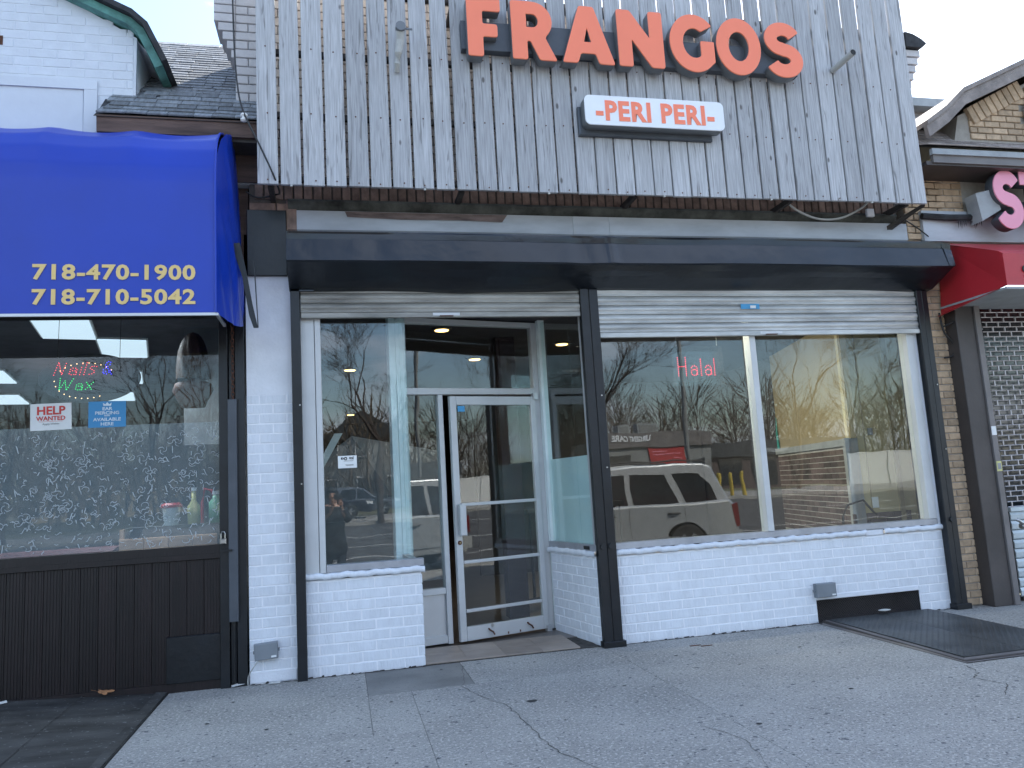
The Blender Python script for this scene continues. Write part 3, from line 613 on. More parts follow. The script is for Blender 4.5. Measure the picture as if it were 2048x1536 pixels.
# ------------------------------------------------------------------ FRANGOS channel letters
def arc(cx, cy, rx, ry, a0, a1, n=14): return [(cx+rx*math.cos(R(a0+(a1-a0)*i/n)), cy+ry*math.sin(R(a0+(a1-a0)*i/n))) for i in range(n+1)]
def rnd(pts, r=.035):     # rounded polygon corners
    out = []; n = len(pts)
    for i in range(n):
        p0, p, p1 = Vector(pts[i-1]), Vector(pts[i]), Vector(pts[(i+1) % n]); d0 = (p0-p); d1 = (p1-p); q = min(r, d0.length*.45, d1.length*.45)
        a = p+d0.normalized()*q; c = p+d1.normalized()*q
        for t in (0, .5, 1): out.append(tuple((1-t)**2*a+2*t*(1-t)*p+t*t*c))
    return out
w = .245
L_F = ([rnd([(0, 0), (w, 0), (w, .34), (.49, .34), (.49, .55), (w, .55), (w, .78), (.55, .78), (.55, 1), (0, 1)])])
L_R = ([rnd([(0, 0), (w, 0), (w, .32), (.31, .32), (.455, 0), (.74, 0), (.56, .375)]+arc(.36, .67, .325, .33, -48, 90, 9)+[(0, 1)], .03), [(w, .55)]+arc(.355, .67, .10, .12, -90, 90, 8)+[(w, .79)]])
L_A = ([rnd([(0, 0), (.255, 0), (.315, .175), (.575, .175), (.635, 0), (.90, 0), (.575, 1), (.325, 1)]), rnd([(.375, .365), (.515, .365), (.445, .64)], .02)])
L_N = ([rnd([(0, 0), (.235, 0), (.235, .50), (.575, 0), (.80, 0), (.80, 1), (.565, 1), (.565, .50), (.225, 1), (0, 1)])])
L_O = ([arc(.435, .5, .435, .52, 0, 360, 40)[:-1], arc(.435, .5, .205, .275, 0, 360, 30)[:-1]])
L_G = ([rnd(arc(.44, .5, .44, .52, 40, 316, 34)+[(.80, .17), (.80, .54), (.56, .54), (.56, .29)]+arc(.44, .5, .21, .275, 300, 52, 22), .02)])
cl = arc(.37, .705, .235, .19, 22, 265, 20)+arc(.37, .305, .245, .195, 88, -158, 22)
def stroke(c, hw):
    Lf, Rt = [], []
    for i, p in enumerate(c):
        d = (Vector(c[min(i+1, len(c)-1)])-Vector(c[max(i-1, 0)])).normalized(); nn = Vector((-d.y, d.x))*hw; Lf.append((p[0]+nn.x, p[1]+nn.y)); Rt.append((p[0]-nn.x, p[1]-nn.y))
    return Lf+Rt[::-1]
L_S = [rnd(stroke(cl, .118), .02)]
fr = thing('shop_name_sign', 'large orange three-dimensional letters spelling FRANGOS on the plank screen', 'sign', (2.8, -.55, 5.14))
H = .548
for (g_, x0, x1) in ((L_F, 1.18, 1.475), (L_R, 1.575, 1.968), (L_A, 2.030, 2.512), (L_N, 2.565, 3.004), (L_G, 3.075, 3.515), (L_O, 3.545, 4.0), (L_S, 4.045, 4.44)):
    wmax = max(p[0] for s in g_ for p in s); sx = (x1-x0)/wmax; sc = [[(p[0]*sx, p[1]*H) for p in s] for s in g_]
    o = inst('letter', curve_mesh('letter', sc, .045, .004, 'return'), fr, (x0-2.8, .055, 0), (math.pi/2, 0, 0))
    inst('letter_face', curve_mesh('letter_face', sc, .004, .003, 'orange'), o, (0, 0, .056))
MB().bev(1.135-2.8, 3.0-2.8, .07, .145, .10, .37, .004).build('raceway', 'raceway', fr); MB().bev(3.004-2.8, 4.42-2.8, .07, .145, .06, .33, .004).build('raceway', 'raceway', fr)
bx = thing('lightbox_sign', 'small white rounded lightbox sign reading -PERI PERI- in orange', 'sign', (2.87, -.55, 4.56))
def rrect(w_, h_, r, n=6): return [p for (cx, cy_, a) in ((w_-r, h_-r, 0), (r, h_-r, 90), (r, r, 180), (w_-r, r, 270)) for p in arc(cx, cy_, r, r, a, a+90, n)]
BW, BH = 1.345, .275
rr_ = [(p[0]-BW/2, p[1]) for p in rrect(BW, BH, .05)]
inst('casing', curve_mesh('casing', [rr_], .045, .004, 'return'), bx, (0, .05, 0), (math.pi/2, 0, 0))
inst('face', curve_mesh('face', [rr_], .004, .002, 'signface'), bx, (0, -.003, 0), (math.pi/2, 0, 0))
MB().bev(-.70, .60, .10, .16, -.05, .22, .01).build('back_box', 'raceway', bx)
tx = text_obj('lettering', '-PERI PERI-', .252, (0, -.0105, .050), 'orange', bx, bold=.0095, sx=.885, align='CENTER', space=1.10)

# conduit stubs and cables
t = thing('conduit_elbow', 'bent grey conduit stub poking out between the left planks', 'pipe', (.60, -.42, 5.02))
MB().tube([(-.03, .0, .0), (-.03, -.05, .05), (-.02, -.07, .13), (.0, -.08, .24), (.0, -.11, .31)], [.022, .026, .032, .034, .036], 12).build('pipe', 'cable_pale', t)
MB().lathe([(.042, -.16), (.042, -.10)], (0, 0, .33), 14, 'y').build('cap', 'return', t); MB().box(.0, .10, -.14, -.13, .31, .325).build('wire', 'return', t)
t = thing('conduit_pipe', 'straight grey pipe stub pointing out of the right planks', 'pipe', (4.90, -.41, 5.33))
MB().tube([(-.03, .0, 0), (.0, -.28, .03)], .032, 14, False).build('pipe', 'cable_pale', t); MB().tube([(.0, -.282, .03), (.0, -.275, .03)], .027, 14).build('bore', 'ink', t)
def cable(label, pts, r, m='cable', name='cable'):
    P = [Vector(p) for p in pts]; out = []
    for i in range(len(P)-1):
        p0, p1, p2, p3 = P[max(i-1, 0)], P[i], P[i+1], P[min(i+2, len(P)-1)]
        for k in range(6):
            t = k/6; out.append(.5*((2*p1)+(-p0+p2)*t+(2*p0-5*p1+4*p2-p3)*t*t+(-p0+3*p1-3*p2+p3)*t**3))
    out.append(P[-1]); c = out[0].copy(); return tag(MB().tube([q-c for q in out], r, 6).build(name, m, smooth=True, loc=c), label, 'cable')
cable('black service cable dropping past the slate roof to the left corner of the plank screen', [(-.80, -.2, 6.1), (-.78, -.25, 5.3), (-.745, -.35, 4.85), (-.69, -.42, 4.58), (-.57, -.43, 4.3), (-.47, -.43, 4.06), (-.43, -.3, 3.96), (-.47, -.08, 4.02), (-.62, -.05, 4.0), (-.72, -.05, 4.05)], .008)
cable('pale cable sagging below the right half of the plank screen', [(4.30, -.22, 4.05), (4.45, -.2, 3.95), (4.7, -.15, 3.89), (4.95, -.15, 3.90), (5.15, -.2, 3.98), (5.22, -.25, 4.04)], .011, 'cable_pale')
cable('thin dark cable running down to the right end of the black hood', [(5.70, -.1, 3.95), (5.9, -.08, 3.85), (6.05, -.06, 3.76)], .007)
cable('black cable looping down the yellow brick pier', [(6.08, -.03, 2.95), (6.09, -.05, 2.75), (6.17, -.06, 2.62), (6.16, -.05, 2.50), (6.07, -.03, 2.48)], .010)
cable('short black wire end sticking out of the yellow brick pier', [(6.09, -.04, 2.80), (6.13, -.10, 2.82), (6.17, -.12, 2.84)], .008)
t = thing('insulator', 'white porcelain insulator under the slate eave', 'insulator', (-.69, -.40, 4.51))
MB().lathe([(.016, 0), (.028, .01), (.028, .022), (.016, .032), (.016, .04), (.028, .05), (.028, .062), (.014, .072)], n=12).build('body', 'paper', t); MB().tube([(0, .0, .03), (.03, .3, .05)], .006, 6).build('bracket', 'black_steel', t)
# junction boxes
for (x0, x1, z0, z1, lab, dz) in ((-.697, -.521, .19, .315, 'grey electrical box with a drooping wire on the white pier near the pavement', 1), (4.306, 4.51, .235, .36, 'grey electrical box on the long white wall above the mesh opening', 0)):
    w_ = (x1-x0)/2; t = thing('junction_box', lab, 'electrical box', ((x0+x1)/2, -.06, z0)); t.rotation_euler = (0, -.05*dz, 0)
    MB().bev(-w_, w_, 0, .058, 0, z1-z0, .004).build('cover', 'box', t)
    MB().box(w_-.05, w_-.012, -.002, .0, .012, .026).build('label_plate', 'paper', t)
    for sx_ in (-1, 1): MB().box(sx_*w_-.012, sx_*w_+.012, .03, .058, .05, .07).build('lug', 'box', t)
cable('thin grey wire hanging from the left electrical box to the pavement', [(-.66, -.05, .20), (-.70, -.06, .15), (-.745, -.05, .08), (-.75, -.05, .01)], .005, 'cable_pale')

# ------------------------------------------------------------------ cellar hatch and mesh opening
ch = thing('cellar_hatch', 'dark diamond plate steel cellar hatch sloping up from the pavement', 'cellar hatch', (4.9, -.88, 0))
def hp(nm, x0, x1, y0, y1, z0, z1, m='diamond'):   # plate, slightly raised towards wall
    a = MB(); h = lambda y: .010+.012*(y+.88)/.88
    a.add([(x0, y0, h(y0)+z0), (x1, y0, h(y0)+z0), (x1, y1, h(y1)+z0), (x0, y1, h(y1)+z0), (x0, y0, h(y0)+z1), (x1, y0, h(y0)+z1), (x1, y1, h(y1)+z1), (x0, y1, h(y1)+z1)], [(0,3,2,1),(4,5,6,7),(0,1,5,4),(1,2,6,5),(2,3,7,6),(3,0,4,7)])
    return a.build(nm, m, ch)
hp('frame', -.585, .585, -.875, .80, -.07, .0, 'brownmetal'); 
l1 = hp('leaf', -.53, -.003, -.80, .78, .002, .010); l2 = hp('leaf', .003, .54, -.80, .78, .002, .010)
MB().add([(-.60, -.89, .002), (-.548, -.815, .0165), (-.548, .80, .038), (-.60, .80, .002)], [(0,1,2,3)]).build('edge_angle', 'brownmetal2', ch); MB().add([(-.60, -.89, .002), (.60, -.89, .002), (.55, -.815, .0165), (-.548, -.815, .0165)], [(0,1,2,3)]).build('edge_angle', 'brownmetal2', ch)
tr = MB()
for i in range(38):
    for j in range(50):
        x = -.50+i*.0275; y = -.77+j*.031; z = .010+.012*(y+.88)/.88+.0105; s = 1 if (i+j) % 2 else -1; L_, w_ = .011, .004
        if abs(x) < .02 or x > .53: continue
        tr.add([(x-L_, y-s*L_, z-.001), (x+w_, y-s*w_*-1, z-.001) , (x+L_, y+s*L_, z-.001), (x-w_, y+s*w_*-1*-1, z-.001), (x, y, z+.0025)], [(0,1,4),(1,2,4),(2,3,4),(3,0,4)])
tag(tr.build('tread_pattern', 'diamond', ch), kind='stuff')
me_ = thing('vent_mesh', 'black expanded metal mesh over the low opening behind the cellar hatch', 'mesh grille', (4.89, .02, .0))
mm = MB(); n1 = 40
for i in range(-10, 46):
    for s in (1, -1):
        x0 = -.56+i*.0245; p = [(x0, 0), (x0+s*.20, .205)]
        # clip
        (xa, za), (xb, zb) = p
        def cl_(xa, za, xb, zb, lo=-.56, hi=.56):
            for _ in range(2):
                if xa < lo: t = (lo-xa)/(xb-xa) if xb != xa else 2; 
                else: t = 0
                if xa > hi: t = (hi-xa)/(xb-xa)
                if t < 0 or t > 1: return None
                xa, za = xa+(xb-xa)*t, za+(zb-za)*t; xa, za, xb, zb = xb, zb, xa, za
            return xa, za, xb, zb
        q = cl_(xa, za, xb, zb)
        if q: mm.tube([(q[0], s*.003, q[1]), (q[2], s*.003, q[3])], .0028, 4)
tag(mm.build('mesh', 'brownmetal', me_), kind='stuff')
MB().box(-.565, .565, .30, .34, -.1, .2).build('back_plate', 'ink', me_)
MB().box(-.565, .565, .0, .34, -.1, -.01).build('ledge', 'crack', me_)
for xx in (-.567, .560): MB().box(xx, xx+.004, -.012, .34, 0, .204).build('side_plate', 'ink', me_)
o = tag(MB().lathe([(.02, 0), (.045, .008), (.05, .02), (.03, .03)], n=10).build('litter_cup', 'litter', loc=(4.95, -.12, .07)), 'crushed pale litter scrap lying on the cellar hatch by the mesh', 'litter'); o.scale = (1.3, .7, .5)
def lf(x, y, z, s, rz, lab, m='leaf'):
    pts = []
    for k in range(26):
        a = 2*math.pi*k/26; r = s*(.55+.45*abs(math.cos(2.5*a)))*(1.5 if abs(a-math.pi) > 2.6 else 1); pts.append((r*math.cos(a), .6*r*math.sin(a), .2*s*math.cos(a*2)))
    b = MB(); b.add(pts+[(0, 0, .1*s)], [(i, (i+1) % 26, 26) for i in range(26)]); b.tube([(-s, 0, 0), (-1.8*s, .1*s, .1*s)], .0015, 4)
    o = b.build('dry_leaf', m, loc=(x, y, z)); o.rotation_euler = (.5, .2, rz); return tag(o, lab, 'leaf')
lf(-1.79, -.02, .075, .05, .3, 'brown lobed oak leaf lying against the brown salon panelling')
for k, (x, y, z, lab) in enumerate(((-.83, -.02, .01, 'white paper scrap at the foot of the black salon post'), (-.55, -.06, .005, 'white paper scrap below the grey box on the white pier'), (-2.48, -.06, .07, 'white paper scrap at the far left by the salon panelling'))):
    o = MB().add([(-.05, -.012, 0), (.05, -.018, .006), (.045, .012, .018), (-.045, .014, .008)], [(0,1,2,3)]).build('paper_scrap', 'litter', loc=(x, y, z)); o.rotation_euler = (0, 0, .4-.7*(k == 1)); tag(o, lab, 'litter')

# ================================================================== restaurant interior
ir = thing('interior_wall', 'olive side wall with dark brick wainscot seen through the right window', 'interior wall', (5.75, .4, 0))
iw0, iw1 = Vector((5.55, .93)), Vector((6.25, 3.5)); ia = math.atan2(iw0.y-iw1.y, iw0.x-iw1.x); il = (iw1-iw0).length
iw = bpy.data.objects.new('wainscot', MB().box(0, il, 0, .10, 0, 1.74).mesh('wainscot', 'int_mortar')); col.objects.link(iw); iw.parent = ir; iw.location = (iw1.x-5.75, iw1.y-.4, 0); iw.rotation_euler = (0, 0, ia)
bricks(iw, .01, il-.10, .62, 1.66, .205, .068, .009, -.006, .02, 'int_brick')
MB().box(-.01, il-.08, -.03, .10, 1.665, 1.745).build('cap', 'pale_cap', ir, loc=(0, 0, 0)).matrix_basis = Matrix.Translation((iw1.x-5.75, iw1.y-.4, 0)) @ Matrix.Rotation(ia, 4, 'Z')
MB().box(il-.08, il, -.04, .10, .3, 1.75).build('corner_post', 'pale_cap', ir).matrix_basis = Matrix.Translation((iw1.x-5.75, iw1.y-.4, 0)) @ Matrix.Rotation(ia, 4, 'Z')
MB().box(0, il+.02, .02, .09, 1.745, 3.12).build('upper_wall', 'olive', ir).matrix_basis = Matrix.Translation((iw1.x-5.75, iw1.y-.4, 0)) @ Matrix.Rotation(ia, 4, 'Z')
MB().box(-.21, .62, .0, .05, 0, 3.119).build('panel', 'olive2', ir, loc=(.03, .55, 0)); MB().box(-.005, .005, -.008, .0, 0, 3.11).build('seam', 'olive', ir, loc=(.02, .55, 0)); MB().box(-.03, .03, -.02, .0, 0, 3.11).build('trim', 'olive', ir, loc=(.40, .55, 0))
bricks(ir, -.24, .50, .1, .92, .205, .068, .009, .53, .02, 'int_brick')
MB().bev(-.03, .03, -.015, .0, -.04, .04, .003).build('switch', 'pale_cap', ir, loc=(.10, .548, 1.81)); MB().bev(-.04, .04, -.035, -.02, -.06, .06, .003).build('outlet', 'paper', ir, loc=(.06, .57, 1.02))
MB().prism([(-.02, 0), (.05, .0), (.02, .3), (.03, .5), (-.04, .25)], 0, .01, 'y').build('torn_tape', 'teal', ir).matrix_basis = Matrix.Translation((iw1.x-5.75-.02, iw1.y-.45, 1.70)) @ Matrix.Rotation(ia, 4, 'Z')
MB().tube([(.0, .55, .0), (.0, .53, .3), (.05, .5, .42), (.25, .5, .46), (.4, .52, .3)], .012, 6).build('hose', 'cable', ir, loc=(-.45, -.1, .6))
t = thing('interior_partition', 'dark partition wall deep inside behind the halal sign', 'interior wall', (4.0, 6, 0)); t['label'] = 'dark partition wall deep inside the restaurant, behind the left wide pane'
MB().box(-1.8, 2.3, 0, .1, 0, 3.12).build('wall', 'int_dark', t)
t = thing('interior_column', 'dark red square column standing inside behind the glass door', 'column', (1.86, 1.85, 0))
MB().bev(-.11, .11, -.11, .11, 0, 3.12).build('shaft', 'int_red', t)
t = thing('interior_railing', 'black balustrade railing inside the restaurant behind the glass door', 'railing', (1.97, 1.95, 0), R(38))
MB().box(.1, 2.2, -.03, .03, 1.10, 1.16).build('top_rail', 'ink', t); MB().box(.1, 2.2, -.02, .02, .12, .16).build('bottom_rail', 'ink', t)
bm_ = MB().tube([(0, 0, .14), (0, 0, 1.12)], .018, 6).mesh('baluster', 'ink')
for k in range(15): inst('baluster', bm_, t, (.18+k*.14, 0, 0))
for (x, y, z, lab) in ((1.08, 1.25, 3.10, 'warm ceiling downlight seen through the transom above the door'), (2.66, 2.15, 3.10, 'warm ceiling downlight seen through the angled pane right of the door'), (.16, 3.75, 3.10, 'warm ceiling downlight seen high in the narrow left window'), (.24, 9.6, 3.10, 'distant warm ceiling downlight low in the narrow left window'), (1.75, 3.1, 3.1, 'small dim downlight at the left of the transom cloud')):
    t = thing('ceiling_light', lab, 'ceiling light', (x, y, z)); MB().lathe([(.095, 0), (.11, .004), (.11, .02)], n=20).build('rim', 'brownmetal', t); MB().lathe([(.07, -.006), (.075, -.001)], n=18).build('bulb', 'lamp', t)
bpy.data.objects['ceiling_light.004']['label'] = 'faint warm downlight further back behind the transom'
for (x, y, w__) in ((1.08, 1.25, 9), (2.66, 2.15, 9), (.16, 3.75, 16), (.24, 9.6, 20), (2.9, 2.4, 70), (3.3, 4.4, 45), (3.1, .80, 42)):  # last three spots have no fixture; added and tilted to brighten the olive wall
    ld = bpy.data.lights.new('downlight', 'SPOT'); ld.energy = w__; ld.color = (1, .92, .76); ld.shadow_soft_size = .08; ld.spot_size = R(140); ld.spot_blend = .9; lo = bpy.data.objects.new('downlight', ld); col.objects.link(lo); lo.location = (x, y, 3.07); lo.rotation_euler = (0, R(-38), 0) if w__ > 40 else (0, 0, 0)
# LED words
def dots(name, strokes, sp, r, m, parent, loc, sc=1.0, shear=0):
    b = MB()
    for s in strokes:
        pts = [Vector((p[0], p[1])) for p in s]; carry = 0; prev = pts[0]; b_pts = [prev.copy()]
        for q in pts[1:]:
            d = (q-prev); L = d.length
            while carry+L >= sp: t = (sp-carry)/L; prev = prev+(q-prev)*t; b_pts.append(prev.copy()); L = (q-prev).length; carry = 0
            carry += L; prev = q
        for p in b_pts:
            x = (p.x+shear*p.y)*sc; z = p.y*sc; b.add([(x-r, 0, z), (x, 0, z-r), (x+r, 0, z), (x, 0, z+r), (x, -r, z)], [(0,1,4),(1,2,4),(2,3,4),(3,0,4)])
    o = b.build(name, m, parent, loc=loc); tag(o, kind='stuff'); return o
def la(x, w_=.5, h=.62): return [arc(x+w_*.5, h*.86-.16, w_*.40, .16, 160, 0, 6)+[(x+w_*.9, .0)], arc(x+w_*.48, .165, w_*.42, .165, 0, 350, 12)]
t = thing('led_sign', 'hanging red LED sign spelling Halal behind the left wide window pane', 'LED sign', (3.30, .35, 2.42))
MB().box(-.06, .50, .006, .012, -.10, .30).build('clear_board', glassm('sign_acrylic', (.93, .95, .96), .6, .0), t)
for (s, x) in (([[(0, 0), (0, 1)], [(.45, 0), (.45, 1)], [(.07, .5), (.42, .5)]], 0), (la(.72, .42), 0), ([[(1.33, 0), (1.33, .9)]], 0), (la(1.55, .42), 0), ([[(2.12, 0), (2.12, .9)]], 0)):
    dots('led_letter', s, .11, .005, 'ledred', t, (0, 0, 0), .185)
for xx in (0, .44): MB().tube([(xx, .008, .30), (xx+.02, .008, .66)], .002, 4).build('wire', 'paper', t)
# notice on the narrow window
t = thing('window_notice', 'white notice with a black logo stuck inside the narrow left window', 'notice', (.06, .045, 1.665))
MB().box(-.078, .078, -.001, .001, 0, .104).build('sheet', 'paper', t)
lg = MB()
for (cx, cz, r) in ((-.038, .082, .009), (-.015, .080, .014), (.022, .083, .009), (.036, .081, .009)):
    n = 16; lg.add([(cx+r*math.cos(2*math.pi*k/n), -.003, cz+r*math.sin(2*math.pi*k/n)) for k in range(n)]+[(cx+r*.5*math.cos(2*math.pi*k/n), -.003, cz+r*.5*math.sin(2*math.pi*k/n)) for k in range(n)], [(k, (k+1) % n, n+(k+1) % n, n+k) for k in range(n)])
lg.box(.046, .051, -.0032, -.0028, .070, .097); lg.box(-.052, -.046, -.0032, -.0028, .072, .092)
tag(lg.build('logo', 'ink', t), kind='stuff')
l2_ = MB(); [l2_.box(-.03+.01*k, .05, -.0032, -.0028, zz, zz+.004) for k, zz in enumerate((.058, .026, .020))]; tag(l2_.build('print', 'ink_grey', t), kind='stuff')
t = thing('leaning_board', 'grey leaning sheet of board with a pale edge inside the narrow window', 'board', (.0, 1.3, 1.4))
MB().add([(-.32, 0, -.9), (1.1, .4, -.9), (1.1, .4, .45), (.12, 0, .63), (-.06, 0, .5), (-.32, 0, .15)], [(0,1,2,3,4,5)]).build('sheet', 'salon_wall', t)
MB().prism([(-.36, .10), (-.29, .10), (.03, .66), (-.05, .66)], -.02, .0, 'y').build('edge', 'alu_back', t)

# ================================================================== nail salon (left)
ns = thing('salon_building', 'white painted gabled salon building with green roof trim at the left', 'building', (0, 0, 0))
outl = [(-9, 4.2), (-1.615, 4.2), (-1.60, 5.42), (-2.12, 5.72), (-2.9, 6.6), (-5.5, 7.6), (-9, 6.6)]
MB().prism(outl, .0, 5, 'y').build('gable_wall', 'stucco_w', ns)
# recessed panel mouldings & bricks relief on the gable
bricks(ns, -2.75, -1.625, 4.33, 5.93, .215, .078, .004, -.0035, .006, 'gable_brick', skip=lambda x, z: z > 5.45-(x+1.62)*.42 or (x < -1.9 and z < 5.0))
MB().box(-9, -.72, .10, .3, 3.13, 4.45).build('wall', 'fascia', ns)
MB().box(-4.2, -1.90, -.022, -.004, 4.921, 5.00).build('string_course', 'stucco_w', ns); MB().box(-2.0, -1.90, -.020, -.003, 4.25, 4.92).build('pilaster', 'stucco_w', ns)
MB().box(-4.2, -2.01, -.006, -.0, 4.25, 4.92).build('panel', 'stucco_w', ns)
def roofedge(pts, w_, th, y0, y1, m, nm, off=0):
    b = MB(); n = len(pts); up = []
    for i, p in enumerate(pts):
        d = (Vector(pts[min(i+1, n-1)])-Vector(pts[max(i-1, 0)])).normalized(); nn = Vector((-d.y, d.x)); 
        if nn.y < 0: nn = -nn
        up.append((nn.x, nn.y))
    lo = [(p[0]+u[0]*off, p[1]+u[1]*off) for p, u in zip(pts, up)]; hi = [(p[0]+u[0]*(off+th), p[1]+u[1]*(off+th)) for p, u in zip(pts, up)]
    for i in range(n-1): b.prism([lo[i], lo[i+1], hi[i+1], hi[i]], y0, y1, 'y')
    return b.build(nm, m, ns)
rp_ = [(-5.5, 7.60), (-2.9, 6.30), (-2.16, 5.76), (-1.64, 5.52), (-1.55, 5.44), (-1.40, 5.12)]
roofedge(rp_, .1, .065, -.10, .25, 'green_trim', 'verge_board', -.035); roofedge(rp_, .1, .045, -.16, 4.8, 'tar', 'roof_edge', .035)
MB().add([(-1.60, .0, 4.92), (-1.60, .6, 4.95), (-1.60, .6, 5.35), (-1.60, .0, 5.40), (-1.45, .0, 5.22), (-1.45, .6, 5.2)], [(0,1,2,3), (3,2,5,4)]).build('cheek', 'stucco_w', ns)
# two small rust stains
MB().box(-2.69, -2.62, -.0075, -.004, 5.28, 5.36).build('vent_stain', 'rust', ns)
# slate roof between
sr_ = thing('slate_roof', 'grey slate shingle roof with brown eave between the white gable and the plank screen', 'roof', (-1.2, 0, 4.5))
rprof = [(-.32, 4.570), (-.20, 4.675), (-.06, 4.82), (.08, 4.97), (.30, 5.16), (1.75, 6.44)]
def rpt(s):   # distance along profile
    for (a, b) in zip(rprof[:-1], rprof[1:]):
        L = math.hypot(b[0]-a[0], b[1]-a[1])
        if s <= L: return a[0]+(b[0]-a[0])*s/L, a[1]+(b[1]-a[1])*s/L, math.atan2(b[1]-a[1], b[0]-a[0])
        s -= L
    return rprof[-1][0], rprof[-1][1], math.atan2(b[1]-a[1], b[0]-a[0])
def xl(y): return -1.86 if y < 0 else (-1.62 if y < .25 else -2.3)
bb = MB(); 
for (a, b) in zip(rprof[:-1], rprof[1:]): bb.add([((-.64 if a[0] < .2 else -1.3), a[0], a[1]-4.53), (.66, a[0], a[1]-4.53), (.66, b[0], b[1]-4.53), ((-.64 if b[0] < .2 else -1.3), b[0], b[1]-4.53)], [(0,1,2,3)])
bb.build('deck', 'tar', sr_)
shm = [MB().add([(-.5,0,0),(.5,0,0),(.5,.19,.004),(-.5,.19,.004),(-.5,.0,.012),(.5,.0,.012),(.49,.19,.008),(-.49,.19,.008)], [(0,3,2,1),(4,5,6,7),(0,1,5,4),(1,2,6,5),(2,3,7,6),(3,0,4,7)]).mesh('shingle', 'shingle')]
s = 0.0; row = 0
while s < 2.72:
    y, z, an = rpt(s); x = xl(y)+random.uniform(0, .1)
    while x < -.56:
        w_ = random.uniform(.14, .22); 
        if y < .0 or x > -1.63 or y > .25:
            xx = min(x+w_, -.55)-x
            inst('shingle', shm[0], sr_, (x+xx/2+1.2, y, z-4.5+random.uniform(0, .004)), (an-.05, random.uniform(-.015, .015), random.uniform(-.015, .015)), (xx-.005, 1, 1))
        x += w_
    s += .105 if s > .5 else .10; row += 1
MB().prism([(-.30, 4.42), (-.27, 4.42), (-.27, 4.57), (-.31, 4.56)], -1.82, -.58, 'x').build('fascia', 'fascia', sr_).location = (1.2, 0, -4.5)
MB().box(-.60, .62, -.27, .0, -.11, -.07).build('soffit', 'batten', sr_); MB().box(-.60, .62, -.02, .0, -.35, -.1).build('frieze', 'fascia', sr_)
MB().box(.40, .70, .1, .5, .28, .36).build('flashing', 'tar', sr_)
fl = MB().add([(-1.62+1.2, .02, .32), (-1.42+1.2, -.02, .40), (-1.40+1.2, .20, .52), (-1.60+1.2, .3, .62)], [(0,1,2,3)]); fl.add([(.40, -.0, .22), (.56, -.06, .20), (.56, .22, .36), (.44, .2, .42)], [(0,1,2,3)])
tag(fl.build('tar_patch', 'tar', sr_), kind='stuff')
gf = MB().add([(-.68, -.05, .22), (-.46, -.05, .22), (-.46, .02, .27), (-.55, .04, .285), (-.68, .02, .27)], [(0,1,2,3,4)]); gf.build('flashing', 'green_trim', sr_)
MB().add([(.49, -.10, .17), (.58, -.10, .17), (.58, -.0, .23), (.51, .02, .25)], [(0,1,2,3)]).build('flashing', 'green_trim', sr_)
# awning
aw = thing('blue_awning', 'glossy blue vinyl awning with gold telephone numbers over the nail salon', 'awning', (-.865, 0, 2.83))
aprof = [(-.75, 0.0), (-.75, .5), (-.75, 1.0), (-.735, 1.14), (-.69, 1.29), (-.61, 1.42), (-.49, 1.52), (-.34, 1.59), (-.17, 1.63), (.0, 1.65)]
ribs = [0, -.62, -1.22, -1.83, -2.45, -3.1, -4]
def awf(u, v):
    n = len(aprof)-1; i = min(int(v*n+1e-5), n-1); f = v*n-i; p, q = aprof[i], aprof[i+1]; x = -4.0*u
    y = p[0]+(q[0]-p[0])*f; z = p[1]+(q[1]-p[1])*f
    k = [j for j in range(len(ribs)-1) if ribs[j+1] <= x <= ribs[j]][0]; t_ = (ribs[k]-x)/(ribs[k]-ribs[k+1])
    sag = 4*t_*(1-t_); up = max(0, min(1, (v-.30)/.35))
    return (x, y+.016*sag*up + .003*math.sin(x*5)*up, z-.022*sag*up)
MB().grid(awf, 120, 45).build('canopy', 'blue', aw, smooth=True)
random.seed(11)
rn = [(random.random()*6, random.random()*6, random.uniform(3, 9), random.uniform(3, 9)) for _ in range(5)]
def awe(u, v):     # end cloth, bulging and crumpled towards the wall
    y = -.75+.77*u; n = len(aprof)
    top = 1.65
    for a, b in zip(aprof[1:-1], aprof[2:]):
        if a[0] <= y <= b[0]: top = a[1]+(b[1]-a[1])*(y-a[0])/max(1e-6, b[0]-a[0])
    z = top*v; m_ = min(1, u*2.2)*(.25+.75*min(1, 4*v*(1-v)+.3))
    bulge = .11*u*(1-.55*v) + .03*math.sin(u*3.14)
    cr_ = sum(abs(math.sin(a+c*u*1.6+(d*v*(1.2)))) for a, b_, c, d in rn)/5-.5
    return (bulge*(1 if u > 0 else 0)+m_*.075*cr_*(1-.6*v), y, z - (.05*(1-v)*math.sin(u*3.1) if v < .2 else 0) + .12*u*(1-v)*.6)
MB().grid(awe, 30, 50).build('end_cloth', 'blue', aw, smooth=False)
MB().tube([(p[0], p[1], p[2]) for p in [(0, -.755, 0), (0, -.755, 1.0)]]+[(0, y, z+.003) for y, z in aprof[3:]], .009, 8).build('piping', 'blue', aw)
MB().box(-4, .0, -.755, -.735, -.022, -.002).build('frame_tube', 'alu', aw); MB().box(-.004, .016, -.75, -.35, -.022, -.002).build('frame_tube', 'alu', aw)
for zz, s_ in ((.25, '718-470-1900'), (.067, '718-710-5042')):
    text_obj('phone_number', s_, .152, (-1.228, -.7545, zz), 'gold', aw, bold=.0046, sx=1.17, space=1.085)
